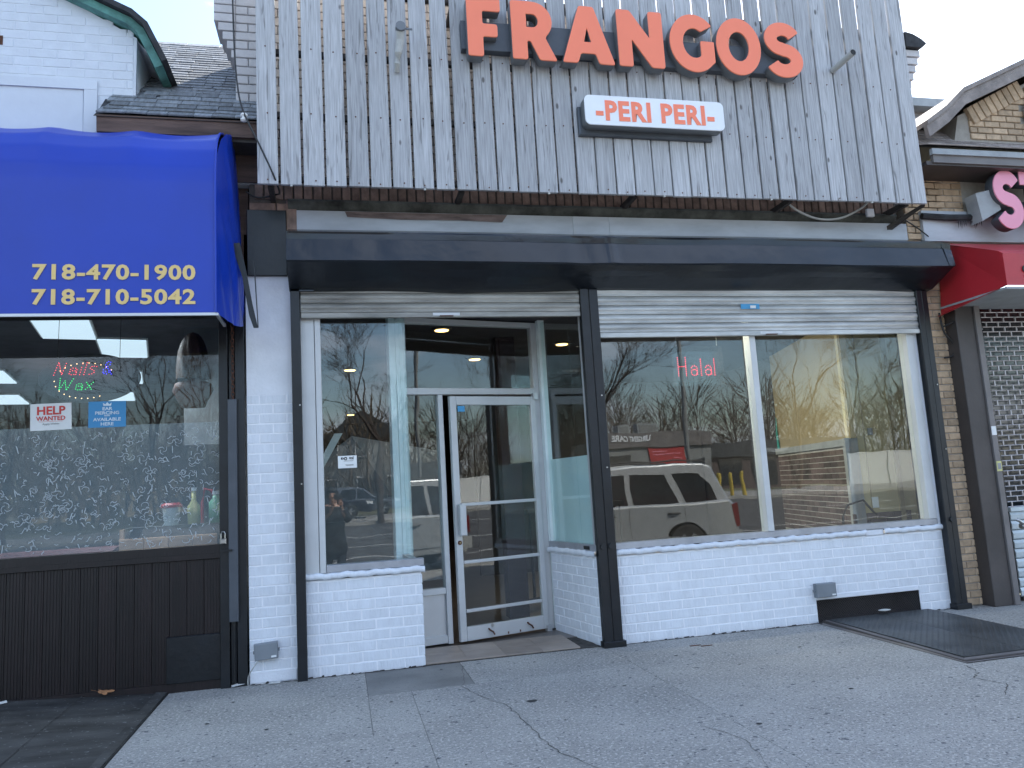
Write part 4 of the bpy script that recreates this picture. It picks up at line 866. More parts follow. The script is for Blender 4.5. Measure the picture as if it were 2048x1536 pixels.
# salon front
sf = thing('salon_shopfront', 'dark brown boarded salon shopfront with a large frosted display window', 'shopfront', (-1.0, .02, 0))
MB().box(-3.6, .05, .0, .08, 1.035, 1.105).build('sill_rail', 'brownboard', sf); MB().box(-3.6, .05, -.012, .0, 1.0, 1.04).build('sill_rail', 'brownboard', sf)
k = 0; x = .045
while x > -3.5:
    w_ = .128; bd = MB()
    bd.bev(-w_, -.002, 0, .03, .02, .998, .003)
    for q in range(5): bd.box(-w_+.016+q*.022, -w_+.024+q*.022, -.004, .0, .022, .995)
    bd.build('board', 'brownboard', sf, loc=(x, .012, 0)); x -= w_
MB().box(-3.6, .05, .02, .06, -.02, 1.0).build('backing', 'brownboard', sf); MB().box(-3.6, .05, -.01, .02, .0, .07).build('base_rail', 'brownboard', sf)
MB().bev(-.355, .045, -.028, -.004, .07, .42, .004).build('access_panel', 'black_steel', sf)
MB().bev(.045, .115, -.05, .05, 0, 3.05, .004).build('post', 'black_steel', sf); MB().bev(.12, .165, -.02, .05, 0, 3.2, .003).build('post', 'black_steel', sf); MB().bev(.17, .245, -.035, .05, 0, 3.05, .003).build('post', 'black_steel', sf)
MB().bev(.115, .185, -.075, -.036, .50, 2.27, .004).build('lock_bar', 'raceway', sf)
MB().tube([(.15, -.045, .5), (.15, -.045, .04)], .006, 6).build('rod', 'black_steel', sf)
ch_ = MB()
for i in range(20):
    z0 = 2.28+i*.032; a = [(.155+(.012 if i % 2 else .004)*math.cos(q*math.pi/4), -.05+(.004 if i % 2 else .012)*math.cos(q*math.pi/4), z0+.02*math.sin(q*math.pi/4)) for q in range(9)]
    ch_.tube(a, .0035, 5, False)
tag(ch_.build('chain', 'rust', sf), kind='stuff')
MB().box(-3.6, .045, -.02, .10, 2.98, 3.12).build('head', 'black_steel', sf)
MB().box(-3.6, .045, .03, .038, 1.105, 2.98).build('pane', 'glass_salon', sf)
MB().box(-3.6, .045, .1, 12, 3.55, 3.6).build('roof_slab', 'tar', sf)
pl = thing('padlock', 'worn steel padlock on the hasp of the black salon post', 'padlock', (-.925, -.06, 1.14))
MB().bev(-.024, .024, -.012, .01, -.03, .012, .006).build('body', 'chrome', pl); MB().tube([(-.015, 0, .01), (-.016, 0, .05), (-.008, 0, .066), (.008, 0, .066), (.016, 0, .05), (.015, 0, .01)], .005, 6).build('shackle', 'chrome', pl); MB().box(-.02, .07, -.01, .0, -.09, -.075).build('bolt', 'black_steel', pl)
# small grey strip: metal fin beside awning
t = thing('metal_bracket', 'long dark tapered metal bracket hanging between the awning cloth and the pier', 'bracket', (-.70, -.30, 2.81))
MB().prism([(-.115, .70), (-.045, .705), (.005, .45), (.045, .20), (.086, .0), (.052, .0), (.02, .1), (-.03, .42)], 0, .012, 'y').build('plate', 'black_steel', t); MB().prism([(.06, .55), (.086, .0), (.092, .0), (.068, .55)], -.03, .0, 'y').build('flange', 'black_steel', t)
# etched vine film on salon glass
ef = MB(); random.seed(5)
def ribbon(pts, w_):
    n = len(pts); L = []; Rr = []
    for i, p in enumerate(pts):
        d = (Vector(pts[min(i+1, n-1)])-Vector(pts[max(i-1, 0)])); d = d.normalized() if d.length else Vector((1, 0)); nn = Vector((-d.y, d.x))*w_*(.35+.65*math.sin(math.pi*(i+.3)/(n))); L.append((p[0]+nn.x, .0, p[1]+nn.y)); Rr.append((p[0]-nn.x, .0, p[1]-nn.y))
    ef.add(L+Rr, [(i, i+1, n+i+1, n+i) for i in range(n-1)])
for _ in range(1050):
    x = random.uniform(-3.2, .03); z = random.uniform(1.13, 2.05); a = random.uniform(0, 6.3); s = random.uniform(.012, .03); ty = random.random()
    if ty < .45: ribbon([(x+s*math.cos(a)*t, z+s*math.sin(a)*t+s*.4*math.sin(t*3)) for t in (-1, -.5, 0, .5, 1)], .003)
    elif ty < .7:
        a1 = random.uniform(1.5, 4.5); ribbon([(x+s*math.cos(a+a1*t/7), z+s*.8*math.sin(a+a1*t/7)) for t in range(8)], .0022)
    elif ty < .82:
        for k in range(3): ribbon([(x+s*1.3*math.cos(a+2.1*k+t*.35)*(.4+.12*t), z+s*1.3*math.sin(a+2.1*k+t*.35)*(.4+.12*t)) for t in range(7)], .002)
    else: ribbon([(x-.003, z), (x, z+.002), (x+.003, z)], .004)
tag(ef.build('etched_pattern', 'etched', sf, loc=(0, .026, 0)), kind='stuff')
hz_ = bpy.data.materials.new('frost_film'); hz_.use_nodes = True; n_ = hz_.node_tree.nodes; l_ = hz_.node_tree.links; n_.clear()
o_ = n_.new('ShaderNodeOutputMaterial'); a_ = n_.new('ShaderNodeBsdfTransparent'); d_ = n_.new('ShaderNodeBsdfDiffuse'); d_.inputs[0].default_value = (.5, .55, .58, 1); m_ = n_.new('ShaderNodeMixShader'); m_.inputs[0].default_value = .19
l_.new(a_.outputs[0], m_.inputs[1]); l_.new(d_.outputs[0], m_.inputs[2]); l_.new(m_.outputs[0], o_.inputs[0])
MB().box(-3.6, .045, .0395, .0405, 1.11, 2.10).build('frosted_film', hz_, sf)
# salon room
rm = thing('salon_room', 'grey tiled ceiling and dark walls of the room inside the nail salon', 'room', (-3, 0, 0))
MB().box(-6, 2.14, .12, 9, 3.14, 3.2).build('ceiling', 'ceil_grey', rm); MB().box(-6, 2.14, 9, 9.1, 0, 3.2).build('rear_wall', 'salon_wall', rm); MB().box(-6, 2.14, .12, 9, -.05, .02).build('floor', 'floor_in', rm)
MB().box(2.14, 2.2, .3, 9, 0, 3.2).build('side_wall', 'salon_wall', rm); MB().box(-6.1, -6, .12, 9, 0, 3.2).build('side_wall', 'salon_wall', rm)
MB().box(1.55, 2.0, 1.2, 1.3, 2.0, 3.139).build('bulkhead', 'salon_wall', rm)
for (x, y, w_, d_, lab) in ((-2.45, 1.03, .45, .48, 'largest bright ceiling light panel under the awning edge'), (-2.21, 2.08, .44, .48, 'bright ceiling light panel between the two hanging wires'), (-1.80, .37, .46, .16, 'sliver of bright ceiling panel just under the awning edge'), (-2.72, 4.05, .45, .48, 'small bright ceiling panel at the right end of the oval sign'), (-3.25, 5.85, .45, .45, 'small bright ceiling panel at the lower right of the oval sign'), (-4.75, 5.85, .45, .5, 'bright ceiling panel above the white poster'), (-4.15, 3.75, .45, .48, 'bright ceiling panel at the left edge of the view')):
    t = thing('ceiling_light', lab, 'ceiling light', (x, y, 3.12), R(12)); w_ *= .5
    MB().box(-w_-.02, w_+.02, -d_-.02, d_+.02, .0, .018).build('frame', 'paper', t); MB().box(-w_, w_, -d_, d_, -.012, -.002).build('diffuser', 'panel_light', t)
for (x, y, w__) in ((-2.45, 1.03, 40), (-1.75, .55, 45), (-2.21, 2.08, 30), (-3.2, 5.8, 30)):
    ld = bpy.data.lights.new('panel_lamp', 'SPOT'); ld.energy = w__; ld.color = (.85, .93, 1); ld.shadow_soft_size = .2; ld.spot_size = R(150); ld.spot_blend = .9; lo = bpy.data.objects.new('panel_lamp', ld); col.objects.link(lo); lo.location = (x, y, 3.09)
# oval LED sign
t = thing('led_sign', 'oval black LED sign spelling Nails & Wax hanging in the salon window', 'LED sign', (-1.955, .10, 2.495))
MB().lathe([(.38, 0), (.38, .012)], n=48, axis='y').build('board', 'signblack', t).scale = (1, 1, .53)
def P(s, sx=1): return s
dots('led_letter', [[(0, 0), (.0, 1), (.55, 0), (.55, 1)]], .19, .0036, 'ledred', t, (-.265, -.003, .03), .105, .35)
for s_, x_, m__ in ((la(0, .6), -.162, 'ledred'), ([[(0, 0), (0, .62)], [(0, .84), (0, .95)]], -.076, 'ledred'), ([[(0, 0), (0, 1)]], -.045, 'ledred'), ([[(.5, .6), (.2, .66), (.05, .5), (.25, .36), (.45, .25), (.4, .08), (.15, .0), (0, .06)]], -.018, 'ledred'),
                   ([[(.7, 0), (.1, .75), (.2, 1), (.42, .95), (.42, .72), (.05, .35), (.08, .08), (.35, 0), (.68, .4)], [(.25, .2), (.35, .3)]], .085, 'ledblue')):
    dots('led_letter', s_, .185, .0038, m__, t, (x_, -.003, .03), .105, .25)
for s_, x_ in (([[(0, 1), (.1, 0), (.4, .8), (.65, 0), (1.0, 1)]], -.235), (la(0, .6), -.112), ([[(0, .62), (.5, 0)], [(.5, .62), (0, 0)]], -.035)):
    dots('led_letter', s_, .185, .0038, 'ledgreen', t, (x_, -.003, -.095), .097, .2)
for a0, a1 in ((35, 150), (180, 300)): dots('led_border', [arc(0, 0, .23, .145, a0, a1, 30)], .045, .005, 'ledgold', t, (-.03, -.003, -.02))
for xx in (-.24, .22): MB().tube([(xx, 0, .16), (xx+.01, 0, .60)], .002, 4).build('wire', 'cable', t)
# posters
t = thing('poster', 'white HELP WANTED notice with red lettering in the salon window', 'poster', (-2.215, .05, 2.08), 0); t.rotation_euler = (0, R(-1), 0)
MB().box(-.147, .147, -.001, .001, 0, .212).build('sheet', 'paper', t)
text_obj('lettering', 'HELP', .092, (0, -.003, .124), 'redink', t, bold=.0025, align='CENTER', ext=.0005); text_obj('lettering', 'WANTED', .048, (0, -.003, .077), 'redink', t, bold=.0013, align='CENTER', ext=.0005)
MB().box(-.085, .085, -.0025, -.0015, .067, .069).build('rule', 'redink', t); text_obj('lettering', 'Apply Within', .022, (0, -.003, .042), 'ink_grey', t, align='CENTER', ext=.0005)
t = thing('poster', 'blue EAR PIERCING AVAILABLE HERE notice with a crown in the salon window', 'poster', (-1.81, .05, 2.087))
MB().box(-.138, .138, -.001, .001, 0, .208).build('sheet', 'bluepaper', t)
for s_, sz, z_ in (('EAR', .036, .137), ('PIERCING', .036, .103), ('NOW', .014, .088), ('AVAILABLE', .036, .051), ('HERE', .036, .014)): text_obj('lettering', s_, sz, (0, -.003, z_), 'whiteink', t, bold=.0008, align='CENTER', ext=.0005, sx=1.15)
cr2 = MB(); cr2.prism([(-.028, .172), (.028, .172), (.032, .196), (.014, .184), (0, .202), (-.014, .184), (-.032, .196)], -.0035, -.0025, 'y'); cr2.build('crown', 'whiteink', t)
# goods behind the salon glass
t = thing('hair_mannequin', 'long brown hair display bust high in the right corner of the salon window', 'mannequin', (-1.235, .45, 2.52))
hb = MB()
def hf(u, v):
    a = 2*math.pi*u; r = .125*(1 if v < .5 else math.sqrt(max(0, 1-((v-.5)/.5)**2)))*(.85+.25*(1-v)); rr2 = r*(1+.05*math.sin(a*9+v*6)+.03*math.sin(a*17)); return (rr2*math.cos(a), rr2*math.sin(a)*.8, v*.42)
hb.grid(hf, 40, 20); hb.build('hair', 'hair', t, smooth=True)
MB().lathe([(.02, .02), (.07, .0), (.15, -.04), (.17, -.10), (.12, -.2), (.10, -.25)][::-1], n=20).build('shoulders', 'terracotta', t, smooth=True).scale = (1, .6, 1)
t = thing('wooden_crate', 'reddish wooden box with a dark liner on the salon window ledge', 'crate', (-1.42, .30, 1.06))
for k in range(4): MB().bev(-.36+k*.19, -.36+k*.19+.186, 0, .02, .0, .125, .003).build('board', 'crate', t)
MB().box(-.36, -.33, .02, .35, 0, .20).build('side', 'crate', t); MB().box(-.33, .42, .06, .36, .1, .21).build('liner', 'liner', t)
t = thing('plastic_tub', 'white plastic tub with a red lid on the salon window ledge', 'tub', (-1.42, .50, 1.27))
MB().lathe([(.055, 0), (.075, .15)], n=20).build('tub', 'ceramic', t); MB().lathe([(.088, .15), (.088, .17), (.06, .19)], n=20).build('lid', 'redplastic', t)
t = thing('bottle', 'pale yellow bottle beside the red-lidded tub', 'bottle', (-1.24, .50, 1.27)); MB().lathe([(.05, 0), (.052, .15), (.02, .20), (.018, .28)], n=16).build('body', 'yellowbottle', t, smooth=True); MB().lathe([(.022, .28), (.022, .31)], n=12).build('cap', 'signface', t)
t = thing('bottle', 'pale green bottle nearest the black salon post', 'bottle', (-1.06, .50, 1.27)); MB().lathe([(.06, 0), (.06, .17), (.03, .21), (.025, .24)], n=16).build('body', 'greenbottle', t, smooth=True); MB().lathe([(.028, .24), (.028, .27)], n=12).build('cap', 'ceramic', t)
t = thing('cushion', 'dark maroon cushioned bench behind the bottom of the salon glass', 'bench', (-2.3, .5, .95)); MB().bev(-.7, .45, 0, .3, .0, .17, .03).build('seat', 'maroon', t); MB().box(-.7, .45, .02, .3, -.9, 0).build('base', 'int_dark', t)
t = thing('ledge', 'low dark ledge inside the salon window', 'shelf', (-1.45, .2, 1.03)); t['label'] = 'dark ledge inside the salon window carrying the crate and bottles'; MB().box(-.45, .5, 0, .6, -1.0, .028).build('top', 'int_dark', t)
t = thing('arm_lamp', 'red curved lamp arm behind the bottles in the salon window', 'lamp', (-1.17, .8, 1.45)); MB().tube([(-.05, 0, -.3), (-.05, 0, 0), (-.03, 0, .12), (.03, 0, .10), (.07, 0, .0)], .014, 8).build('arm', 'redplastic', t); MB().lathe([(.045, -.10), (.015, .0)], (.07, 0, 0), 12).build('shade', 'redplastic', t)

# ================================================================== right-hand store
rs = thing('store_building', 'yellow brick store building with brown shingled gable at the right', 'building', (0, 0, 0))
MB().box(5.92, 6.33, .012, .35, 0, 4.5).build('pier_core', 'mortar', rs)
bricks(rs, 5.935, 6.325, .01, 3.3, .205, .071, .010, .0, .03, 'yellow_brick')
bricks(rs, 5.86, 6.60, 3.75, 4.42, .205, .071, .010, .0, .03, 'yellow_brick')
MB().box(5.86, 12, .012, .3, 3.7, 4.5).build('wall', 'mortar', rs)
# eave with shingled skirt roof
rprof2 = [(-.42, 4.60), (-.25, 4.67), (-.05, 4.78), (.15, 4.93), (.32, 5.10)]
MB().prism([(-.40, 4.42), (-.36, 4.42), (-.36, 4.56), (-.40, 4.56)], 5.92, 12, 'x').build('fascia', 'brownmetal2', rs)
MB().box(5.85, 12, -.38, .0, 4.40, 4.44).build('soffit', 'brownmetal', rs)
MB().box(5.90, 12, -.42, -.38, 4.50, 4.56).build('gutter', 'pale_cap', rs)
dk = MB()
for (a, b) in zip(rprof2[:-1], rprof2[1:]): dk.add([(5.85, a[0], a[1]-.02), (12, a[0], a[1]-.02), (12, b[0], b[1]-.02), (5.85, b[0], b[1]-.02)], [(0,1,2,3)])
dk.build('deck', 'tar', rs)
shr = MB().add([(-.5,0,0),(.5,0,0),(.5,.16,.004),(-.5,.16,.004),(-.5,.0,.012),(.5,.0,.012),(.49,.16,.008),(-.49,.16,.008)], [(0,3,2,1),(4,5,6,7),(0,1,5,4),(1,2,6,5),(2,3,7,6),(3,0,4,7)]).mesh('shingle', 'shingle_r')
s = 0
while s < .98:
    L = 0; y, z, an = None, None, None; q = s
    for (a, b) in zip(rprof2[:-1], rprof2[1:]):
        l_2 = math.hypot(b[0]-a[0], b[1]-a[1])
        if q <= l_2: y, z, an = a[0]+(b[0]-a[0])*q/l_2, a[1]+(b[1]-a[1])*q/l_2, math.atan2(b[1]-a[1], b[0]-a[0]); break
        q -= l_2
    if y is None: break
    x = 5.85+random.uniform(0, .1)
    while x < 8.6:
        w_ = random.uniform(.16, .24); inst('shingle', shr, rs, (x+w_/2, y, z), (an-.05, 0, random.uniform(-.01, .01)), (w_-.006, 1, 1)); x += w_
    s += .095
# gable wall with stepped bricks and round vent
gp_ = [(6.45, 5.06), (6.70, 5.32), (7.70, 5.80), (9.3, 6.6), (11.5, 5.4), (12, 5.0)]
MB().prism([(6.75, 4.9), (6.85, 5.25), (7.75, 5.66), (9.3, 6.42), (11.5, 5.2), (12, 4.9)], .16, 4, 'y').build('gable_wall', 'mortar', rs)
bricks(rs, 6.98, 8.7, 4.98, 6.2, .205, .075, .012, .14, .03, 'yellow_brick', skip=lambda x, z: z > 5.16+(x-6.85)*.50 or z > 6.3 or math.hypot(x-7.98, z-5.30) < .26)
for k in range(9): o = inst('verge_brick', MB().bev(-.04, .04, 0, .05, -.10, .10, .004).mesh('verge_brick', 'yellow_brick'), rs, (7.02+k*.085, .115, 5.255+k*.0425), (0, R(-27), 0))
MB().lathe([(.24, 0), (.24, .03)], (7.98, .12, 5.30), 28, 'y').build('round_vent', 'ink', rs); MB().tube([(7.98+.25*math.cos(a*math.pi/14), .11, 5.30+.25*math.sin(a*math.pi/14)) for a in range(29)], .02, 6, False).build('vent_ring', 'shingle_r', rs)
gr = MB()
gl = [(6.18, 4.98), (6.45, 5.16), (6.70, 5.38), (7.75, 5.86), (9.3, 6.66), (11.6, 5.4)]
for a, b in zip(gl[:-1], gl[1:]): gr.prism([a, b, (b[0], b[1]+.05), (a[0], a[1]+.05)], -.12, 4, 'y'); gr.prism([(a[0]+.02, a[1]-.13), (b[0]+.02, b[1]-.13), b, a], -.10, -.05, 'y')
gr.build('gable_roof', 'shingle_r', rs)
br = MB().box(7.9, 14, 3.6, 3.9, 4.5, 7.10).build('far_roof_wall', 'tar', rs)
for r_i in range(14):
    x = 7.9+random.uniform(0, .1); z = 6.0+r_i*.085; y = 2.6+r_i*.06
    while x < 10.4: w_ = random.uniform(.2, .3); inst('shingle', shr, rs, (x+w_/2, y, z), (1.0, 0, 0), (w_-.006, 1, 1)); x += w_
MB().box(8.0, 12, 3.12, 3.6, 7.06, 7.2).build('ridge_cap', 'pale_cap', rs)
t = thing('rain_channel', 'wide brown metal downpipe channel between the yellow brick pier and the grille', 'channel', (6.26, -.15, 0))
MB().bev(-.098, .115, 0, .20, 0, 3.1, .006).build('box_channel', 'brownmetal', t); MB().bev(.12, .185, -.02, .16, 0, 3.1, .004).build('guide_rail', 'brownmetal2', t)
MB().box(.12, .175, -.026, -.021, 1.66, 1.75).build('sticker', 'paper', t); MB().box(.122, .180, -.026, -.021, 1.30, 1.40).build('sticker', 'yellowbottle', t); MB().box(.132, .170, -.0285, -.0262, 1.32, 1.38).build('print', 'ink_grey', t)
gt = thing('grille_shutter', 'open brick-pattern roller grille over the neighbouring store at the right edge', 'roller grille', (6.62, .0, 0))
rod = MB().tube([(0, 0, 0), (2.6, 0, 0)], .006, 6).mesh('rod', 'grille'); lk = MB().box(-.007, .007, -.006, .006, 0, .052).mesh('link', 'grille')
z = .93; k = 0
while z < 3.1:
    inst('rod', rod, gt, (0, 0, z))
    x = .05+(.075 if k % 2 else 0)
    while x < 1.2: inst('link', lk, gt, (x, 0, z)); x += .15
    z += .052; k += 1
cs = MB().prism([(0, 0), (-.014, .012), (-.016, .06), (-.004, .088), (0, .09)], 0, 2.6, 'x').mesh('slat', 'slat_r')
for k in range(9): inst('slat', cs, gt, (0, -.002, .04+k*.094))
MB().box(0, 2.6, -.03, .02, .885, .925).build('rail', 'slat_r', gt); MB().box(0, 2.6, -.03, .02, 0, .04).build('bottom_bar', 'brownmetal', gt)
MB().box(0, 3.2, .35, .40, 0, 3.3).build('shop_glass', 'glass_far', gt)
MB().tube([(.1, .34, 2.86), (.16, .33, 2.83), (.2, .34, 2.84), (.34, .34, 2.85)], .006, 5).build('scratch_mark', 'paper', gt)
pl = thing('padlock', 'shiny chrome padlock on the rail of the right-hand grille', 'padlock', (6.53, -.19, .77))
MB().lathe([(.03, -.03), (.034, -.02), (.034, .02), (.03, .03)], (.05, 0, -.02), 16, 'y').build('body', 'chrome', pl); MB().tube([(-.03, 0, .05), (-.01, -.02, .035), (.02, -.02, .01)], .016, 8).build('shackle', 'chrome', pl)
# red awning
ra = thing('red_awning', 'faded red vinyl awning over the neighbouring store at the right edge', 'awning', (6.0, 0, 2.9))
x0 = 6.10
MB().add([(.11, -.02, .02), (.11, -.85, .12), (.11, -.85, .43), (.11, -.80, .47), (.20, -.02, .80), (.03, -.04, .0), (.03, -.35, .05)], [(0,1,2,3,4), (5,6,1,0)]).build('end_cloth', 'red_vinyl', ra)
MB().add([(.11, -.85, .12), (3.5, -.85, .12), (3.5, -.85, .43), (.11, -.85, .43), (3.5, -.80, .47), (.11, -.80, .47), (3.5, -.02, .82), (.18, -.02, .80)], [(0,1,2,3), (3,2,4,5), (5,4,6,7)]).build('canopy', 'red_vinyl', ra)
MB().box(.11, 3.5, -.84, -.02, .09, .11).build('valance_frame', 'pale_cap', ra)
text_obj('lettering', '9', .16, (.30, -.857, .20), 'ink', ra, bold=.004)
MB().box(.02, 3.5, -.04, .06, .82, 1.15).build('backing_panel', 'panel_white', ra)
# pink letters
sg = thing('pink_letter_sign', 'pink three-dimensional letters starting ST above the red awning', 'sign', (6.70, -.30, 3.78))
o = inst('letter', curve_mesh('letter', [[(p[0]*.47, p[1]*.62) for p in L_S[0]]], .045, .004, 'raceway'), sg, (-.01, .055, 0), (math.pi/2, 0, 0)); inst('letter_face', curve_mesh('letter_face', [[(p[0]*.47, p[1]*.62) for p in L_S[0]]], .004, .003, 'pink'), o, (0, 0, .056))
Tt = [[(.0, .62), (.0, .48), (.15, .48), (.15, 0), (.31, 0), (.31, .48), (.46, .48), (.46, .62)][::-1]]
o = inst('letter', curve_mesh('letter', Tt, .045, .004, 'raceway'), sg, (.34, .055, 0), (math.pi/2, 0, 0)); inst('letter_face', curve_mesh('letter_face', Tt, .004, .003, 'pink'), o, (0, 0, .056))
MB().box(.02, 2.0, .12, .20, .2, .34).build('raceway', 'raceway', sg)
fl_ = thing('floodlight', 'small pale floodlight box tilted on the wall left of the pink letters', 'floodlight', (6.68, -.12, 4.07)); fl_.rotation_euler = (0, R(-14), 0)
MB().add([(-.13, -.1, -.16), (.10, -.14, -.10), (.10, -.14, .13), (-.10, -.1, .14), (-.13, .05, -.16), (.10, .06, -.10), (.10, .06, .13), (-.10, .05, .14)], [(0,3,2,1)[::-1], (4,5,6,7)[::-1], (0,4,5,1)[::-1], (1,5,6,2)[::-1], (2,6,7,3)[::-1], (3,7,4,0)[::-1]]).build('housing', 'pale_cap', fl_); MB().box(.10, .20, -.02, .04, -.02, .02).build('arm', 'brownmetal', fl_)
MB().tube([(6.0, -.06, 3.98), (6.3, -.09, 3.96), (6.6, -.08, 3.97)], .035, 7).build('broken_bracket', 'tar', rs)
bs_ = MB(); random.seed(21)
for k in range(14): bs_.add([(6.40+k*.022, -.1, 3.93), (6.42+k*.022, -.1, 3.93), (6.41+k*.022+random.uniform(-.01, .01), -.09, 3.93-random.uniform(.03, .12))], [(0,1,2)])
tag(bs_.build('torn_felt', 'tar', rs), kind='stuff')

# ================================================================== across the street (seen in the glass)
random.seed(31)
M['suv'] = mat('silver_paint', (.50, .52, .53), .25, .45, var=.03, coat=.6)
M['cargrey'] = mat('grey_car_paint', (.16, .18, .21), .25, .4, var=.03, coat=.6); M['cardark'] = mat('dark_car_paint', (.03, .035, .05), .25, .3, var=.03, coat=.6)
M['tyre'] = mat('tyre_rubber', (.02, .02, .02), .85); M['rim'] = mat('alloy_rim', (.45, .46, .47), .3, .8); M['carglass'] = mat('car_glass', (.012, .015, .018), .06, spec=.9)
M['taillight'] = mat('tail_light', (.16, .006, .01), .25); M['headlight'] = mat('head_light', (.65, .68, .7), .15); M['trimblack'] = mat('black_trim', (.02, .02, .02), .6)
def car(name, label, paint, L, W, Hh, belt, loc, rz, roof, nose, kind):
    """roof/nose: side profile points (x,z) front at x=0; greenhouse separate and leaning inwards"""
    t = thing(name, label, 'car', loc, rz)
    hw = W/2; wr = .34 if kind == 'sedan' else .365; ax = (.92, L-1.02) if kind == 'sedan' else (1.0, L-.98)
    def arch(cx): return [(cx+ (wr+.06)*math.cos(math.pi*k/10), wr+(wr+.06)*math.sin(math.pi*k/10)) for k in range(10, -1, -1)]
    low = [(.12, .24)]+arch(ax[0])+arch(ax[1])+[(L-.08, .30)]; top = nose
    outline = low+top[::-1]
    b = MB(); n = len(outline); prof = [(hw-.07, .0), (hw-.01, .0), (hw, .0)]
    # layered body: side bulges outward around mid height
    def lay(yk, ins): return [(p[0]+ins*(1 if p[0] < L/2 else -1), yk, max(.2, p[1]-ins*.4)) for p in outline]
    rings = [lay(-hw+.0, .05), lay(-hw+.04, .0), lay(hw-.04, .0), lay(hw, .05)]
    vv = [p for r in rings for p in r]; ff = []
    for i in range(3):
        for k in range(n): ff.append((i*n+k, (i+1)*n+k, (i+1)*n+(k+1) % n, i*n+(k+1) % n))
    ff += [tuple(range(n)), tuple(range(3*n, 4*n))[::-1]]
    b.add(vv, ff); bo = b.build('body', paint, t)
    m = bo.modifiers.new('bevel', 'BEVEL'); m.width = .03; m.segments = 2; m.limit_method = 'ANGLE'; m.angle_limit = R(40)
    # greenhouse
    g_ = MB(); k = len(roof); ti = .16
    def gy(z): return hw-.05-ti*max(0, (z-belt))/(Hh-belt)
    g_.add([(x, -gy(z), z) for x, z in roof]+[(x, gy(z), z) for x, z in roof], [tuple(range(k)), tuple(range(k, 2*k))[::-1]]+[(i, k+i, k+(i+1) % k, (i+1) % k) for i in range(k)])
    go = g_.build('cabin', paint, t); m = go.modifiers.new('bevel', 'BEVEL'); m.width = .035; m.segments = 2; m.limit_method = 'ANGLE'; m.angle_limit = R(30)
    for s in (-1, 1):
        for pane in kind_panes[kind]:
            p_ = MB(); q = [(x*L, z) for x, z in pane]; p_.add([(x, s*(gy(z)+.006), z) for x, z in q]+[(x, s*(gy(z)-.02), z) for x, z in q], [tuple(range(len(q)))[::s], tuple(range(len(q), 2*len(q)))[::-s]]+[(i, (i+1) % len(q), len(q)+(i+1) % len(q), len(q)+i) for i in range(len(q))])
            p_.build('side_glass', 'carglass', t)
        for cx in ax:
            w_ = MB().lathe([(wr-.03, -.11), (wr, -.09), (wr, .09), (wr-.03, .11)], n=28, axis='y').build('tyre', 'tyre', t, loc=(cx, s*(hw-.12), wr)); 
            rm_ = MB(); rm_.lathe([(wr*.62, -.005), (wr*.68, .01), (wr*.66, .02)], (0, 0, 0), 24, 'y')
            rr_o = rm_.build('rim', 'tyre', w_, loc=(0, s*.105, 0))
            for sp in range(6):
                a = sp*math.pi/3; MB().add([(wr*.14*math.cos(a+1.2), s*.03, wr*.14*math.sin(a+1.2)), (wr*.62*math.cos(a+.18), s*.02, wr*.62*math.sin(a+.18)), (wr*.62*math.cos(a-.18), s*.02, wr*.62*math.sin(a-.18)), (wr*.14*math.cos(a-1.2), s*.03, wr*.14*math.sin(a-1.2))], [(0,1,2,3)]).build('spoke', 'rim', w_, loc=(0, s*.105, 0))
        hx = (.50*L, .745*L) if kind == 'suv' else (.47*L, .68*L)
        for x in hx: MB().tube([(x-.10, s*(hw+.005), belt-.14), (x-.05, s*(hw+.035), belt-.135), (x+.06, s*(hw+.035), belt-.13), (x+.10, s*(hw+.005), belt-.13)], .022, 6).build('door_handle', 'trimblack', t)
        for x in ((.36*L, .575*L, .785*L) if kind == 'suv' else (.30*L, .50*L, .72*L)): MB().box(x-.004, x+.004, s*hw-.006 if s > 0 else -hw-.001, s*hw+.001 if s > 0 else -hw+.006, .40, belt-.03).build('door_seam', 'trimblack', t)
        MB().box(.22*L, .76*L, s*hw-.01, s*hw+.02, .50, .56).build('side_moulding', paint, t) if kind == 'suv' else None
        MB().prism([(L-.13, belt-.06), (L-.02, belt-.04), (L+.004, belt-.40), (L-.07, belt-.42)], -hw-.004 if s < 0 else hw-.18, -hw+.18 if s < 0 else hw+.004, 'y').build('tail_light', 'taillight', t)
        MB().bev(.04, .30, s*hw-.35 if s > 0 else -hw-.003, s*hw+.003 if s > 0 else -hw+.35, belt-.30, belt-.16, .02).build('headlight', 'headlight', t)
        mi = MB().bev(.28*L, .28*L+.12, s*hw+(0 if s > 0 else -.18), s*hw+(.18 if s > 0 else 0), belt+.0, belt+.13, .02).build('mirror', 'trimblack', t)
        if kind == 'suv': MB().tube([(.42*L, s*(hw-.22), Hh+.01), (.44*L, s*(hw-.22), Hh+.05), (.88*L, s*(hw-.22), Hh+.045), (.90*L, s*(hw-.22), Hh-.0)], .016, 6).build('roof_rail', 'trimblack', t)
    ws = sorted(roof, key=lambda p: p[0])[:2]; 
    (xa, za), (xb, zb) = ws; MB().add([(xa+.06, -gy(za)+.06, za+.05), (xa+.06, gy(za)-.06, za+.05), (xb-.04, gy(zb)-.05, zb-.03), (xb-.04, -gy(zb)+.05, zb-.03)], [(0,1,2,3)]).build('windscreen', 'carglass', t, loc=(-.012, 0, .012))
    MB().bev(L-.30, L+.06, -hw+.02, hw-.02, .38, .60, .04).build('bumper', paint, t)
    MB().bev(.0, .2, -.26, .26, .42, .54, .01).build('number_plate', 'signface', t)
    return t
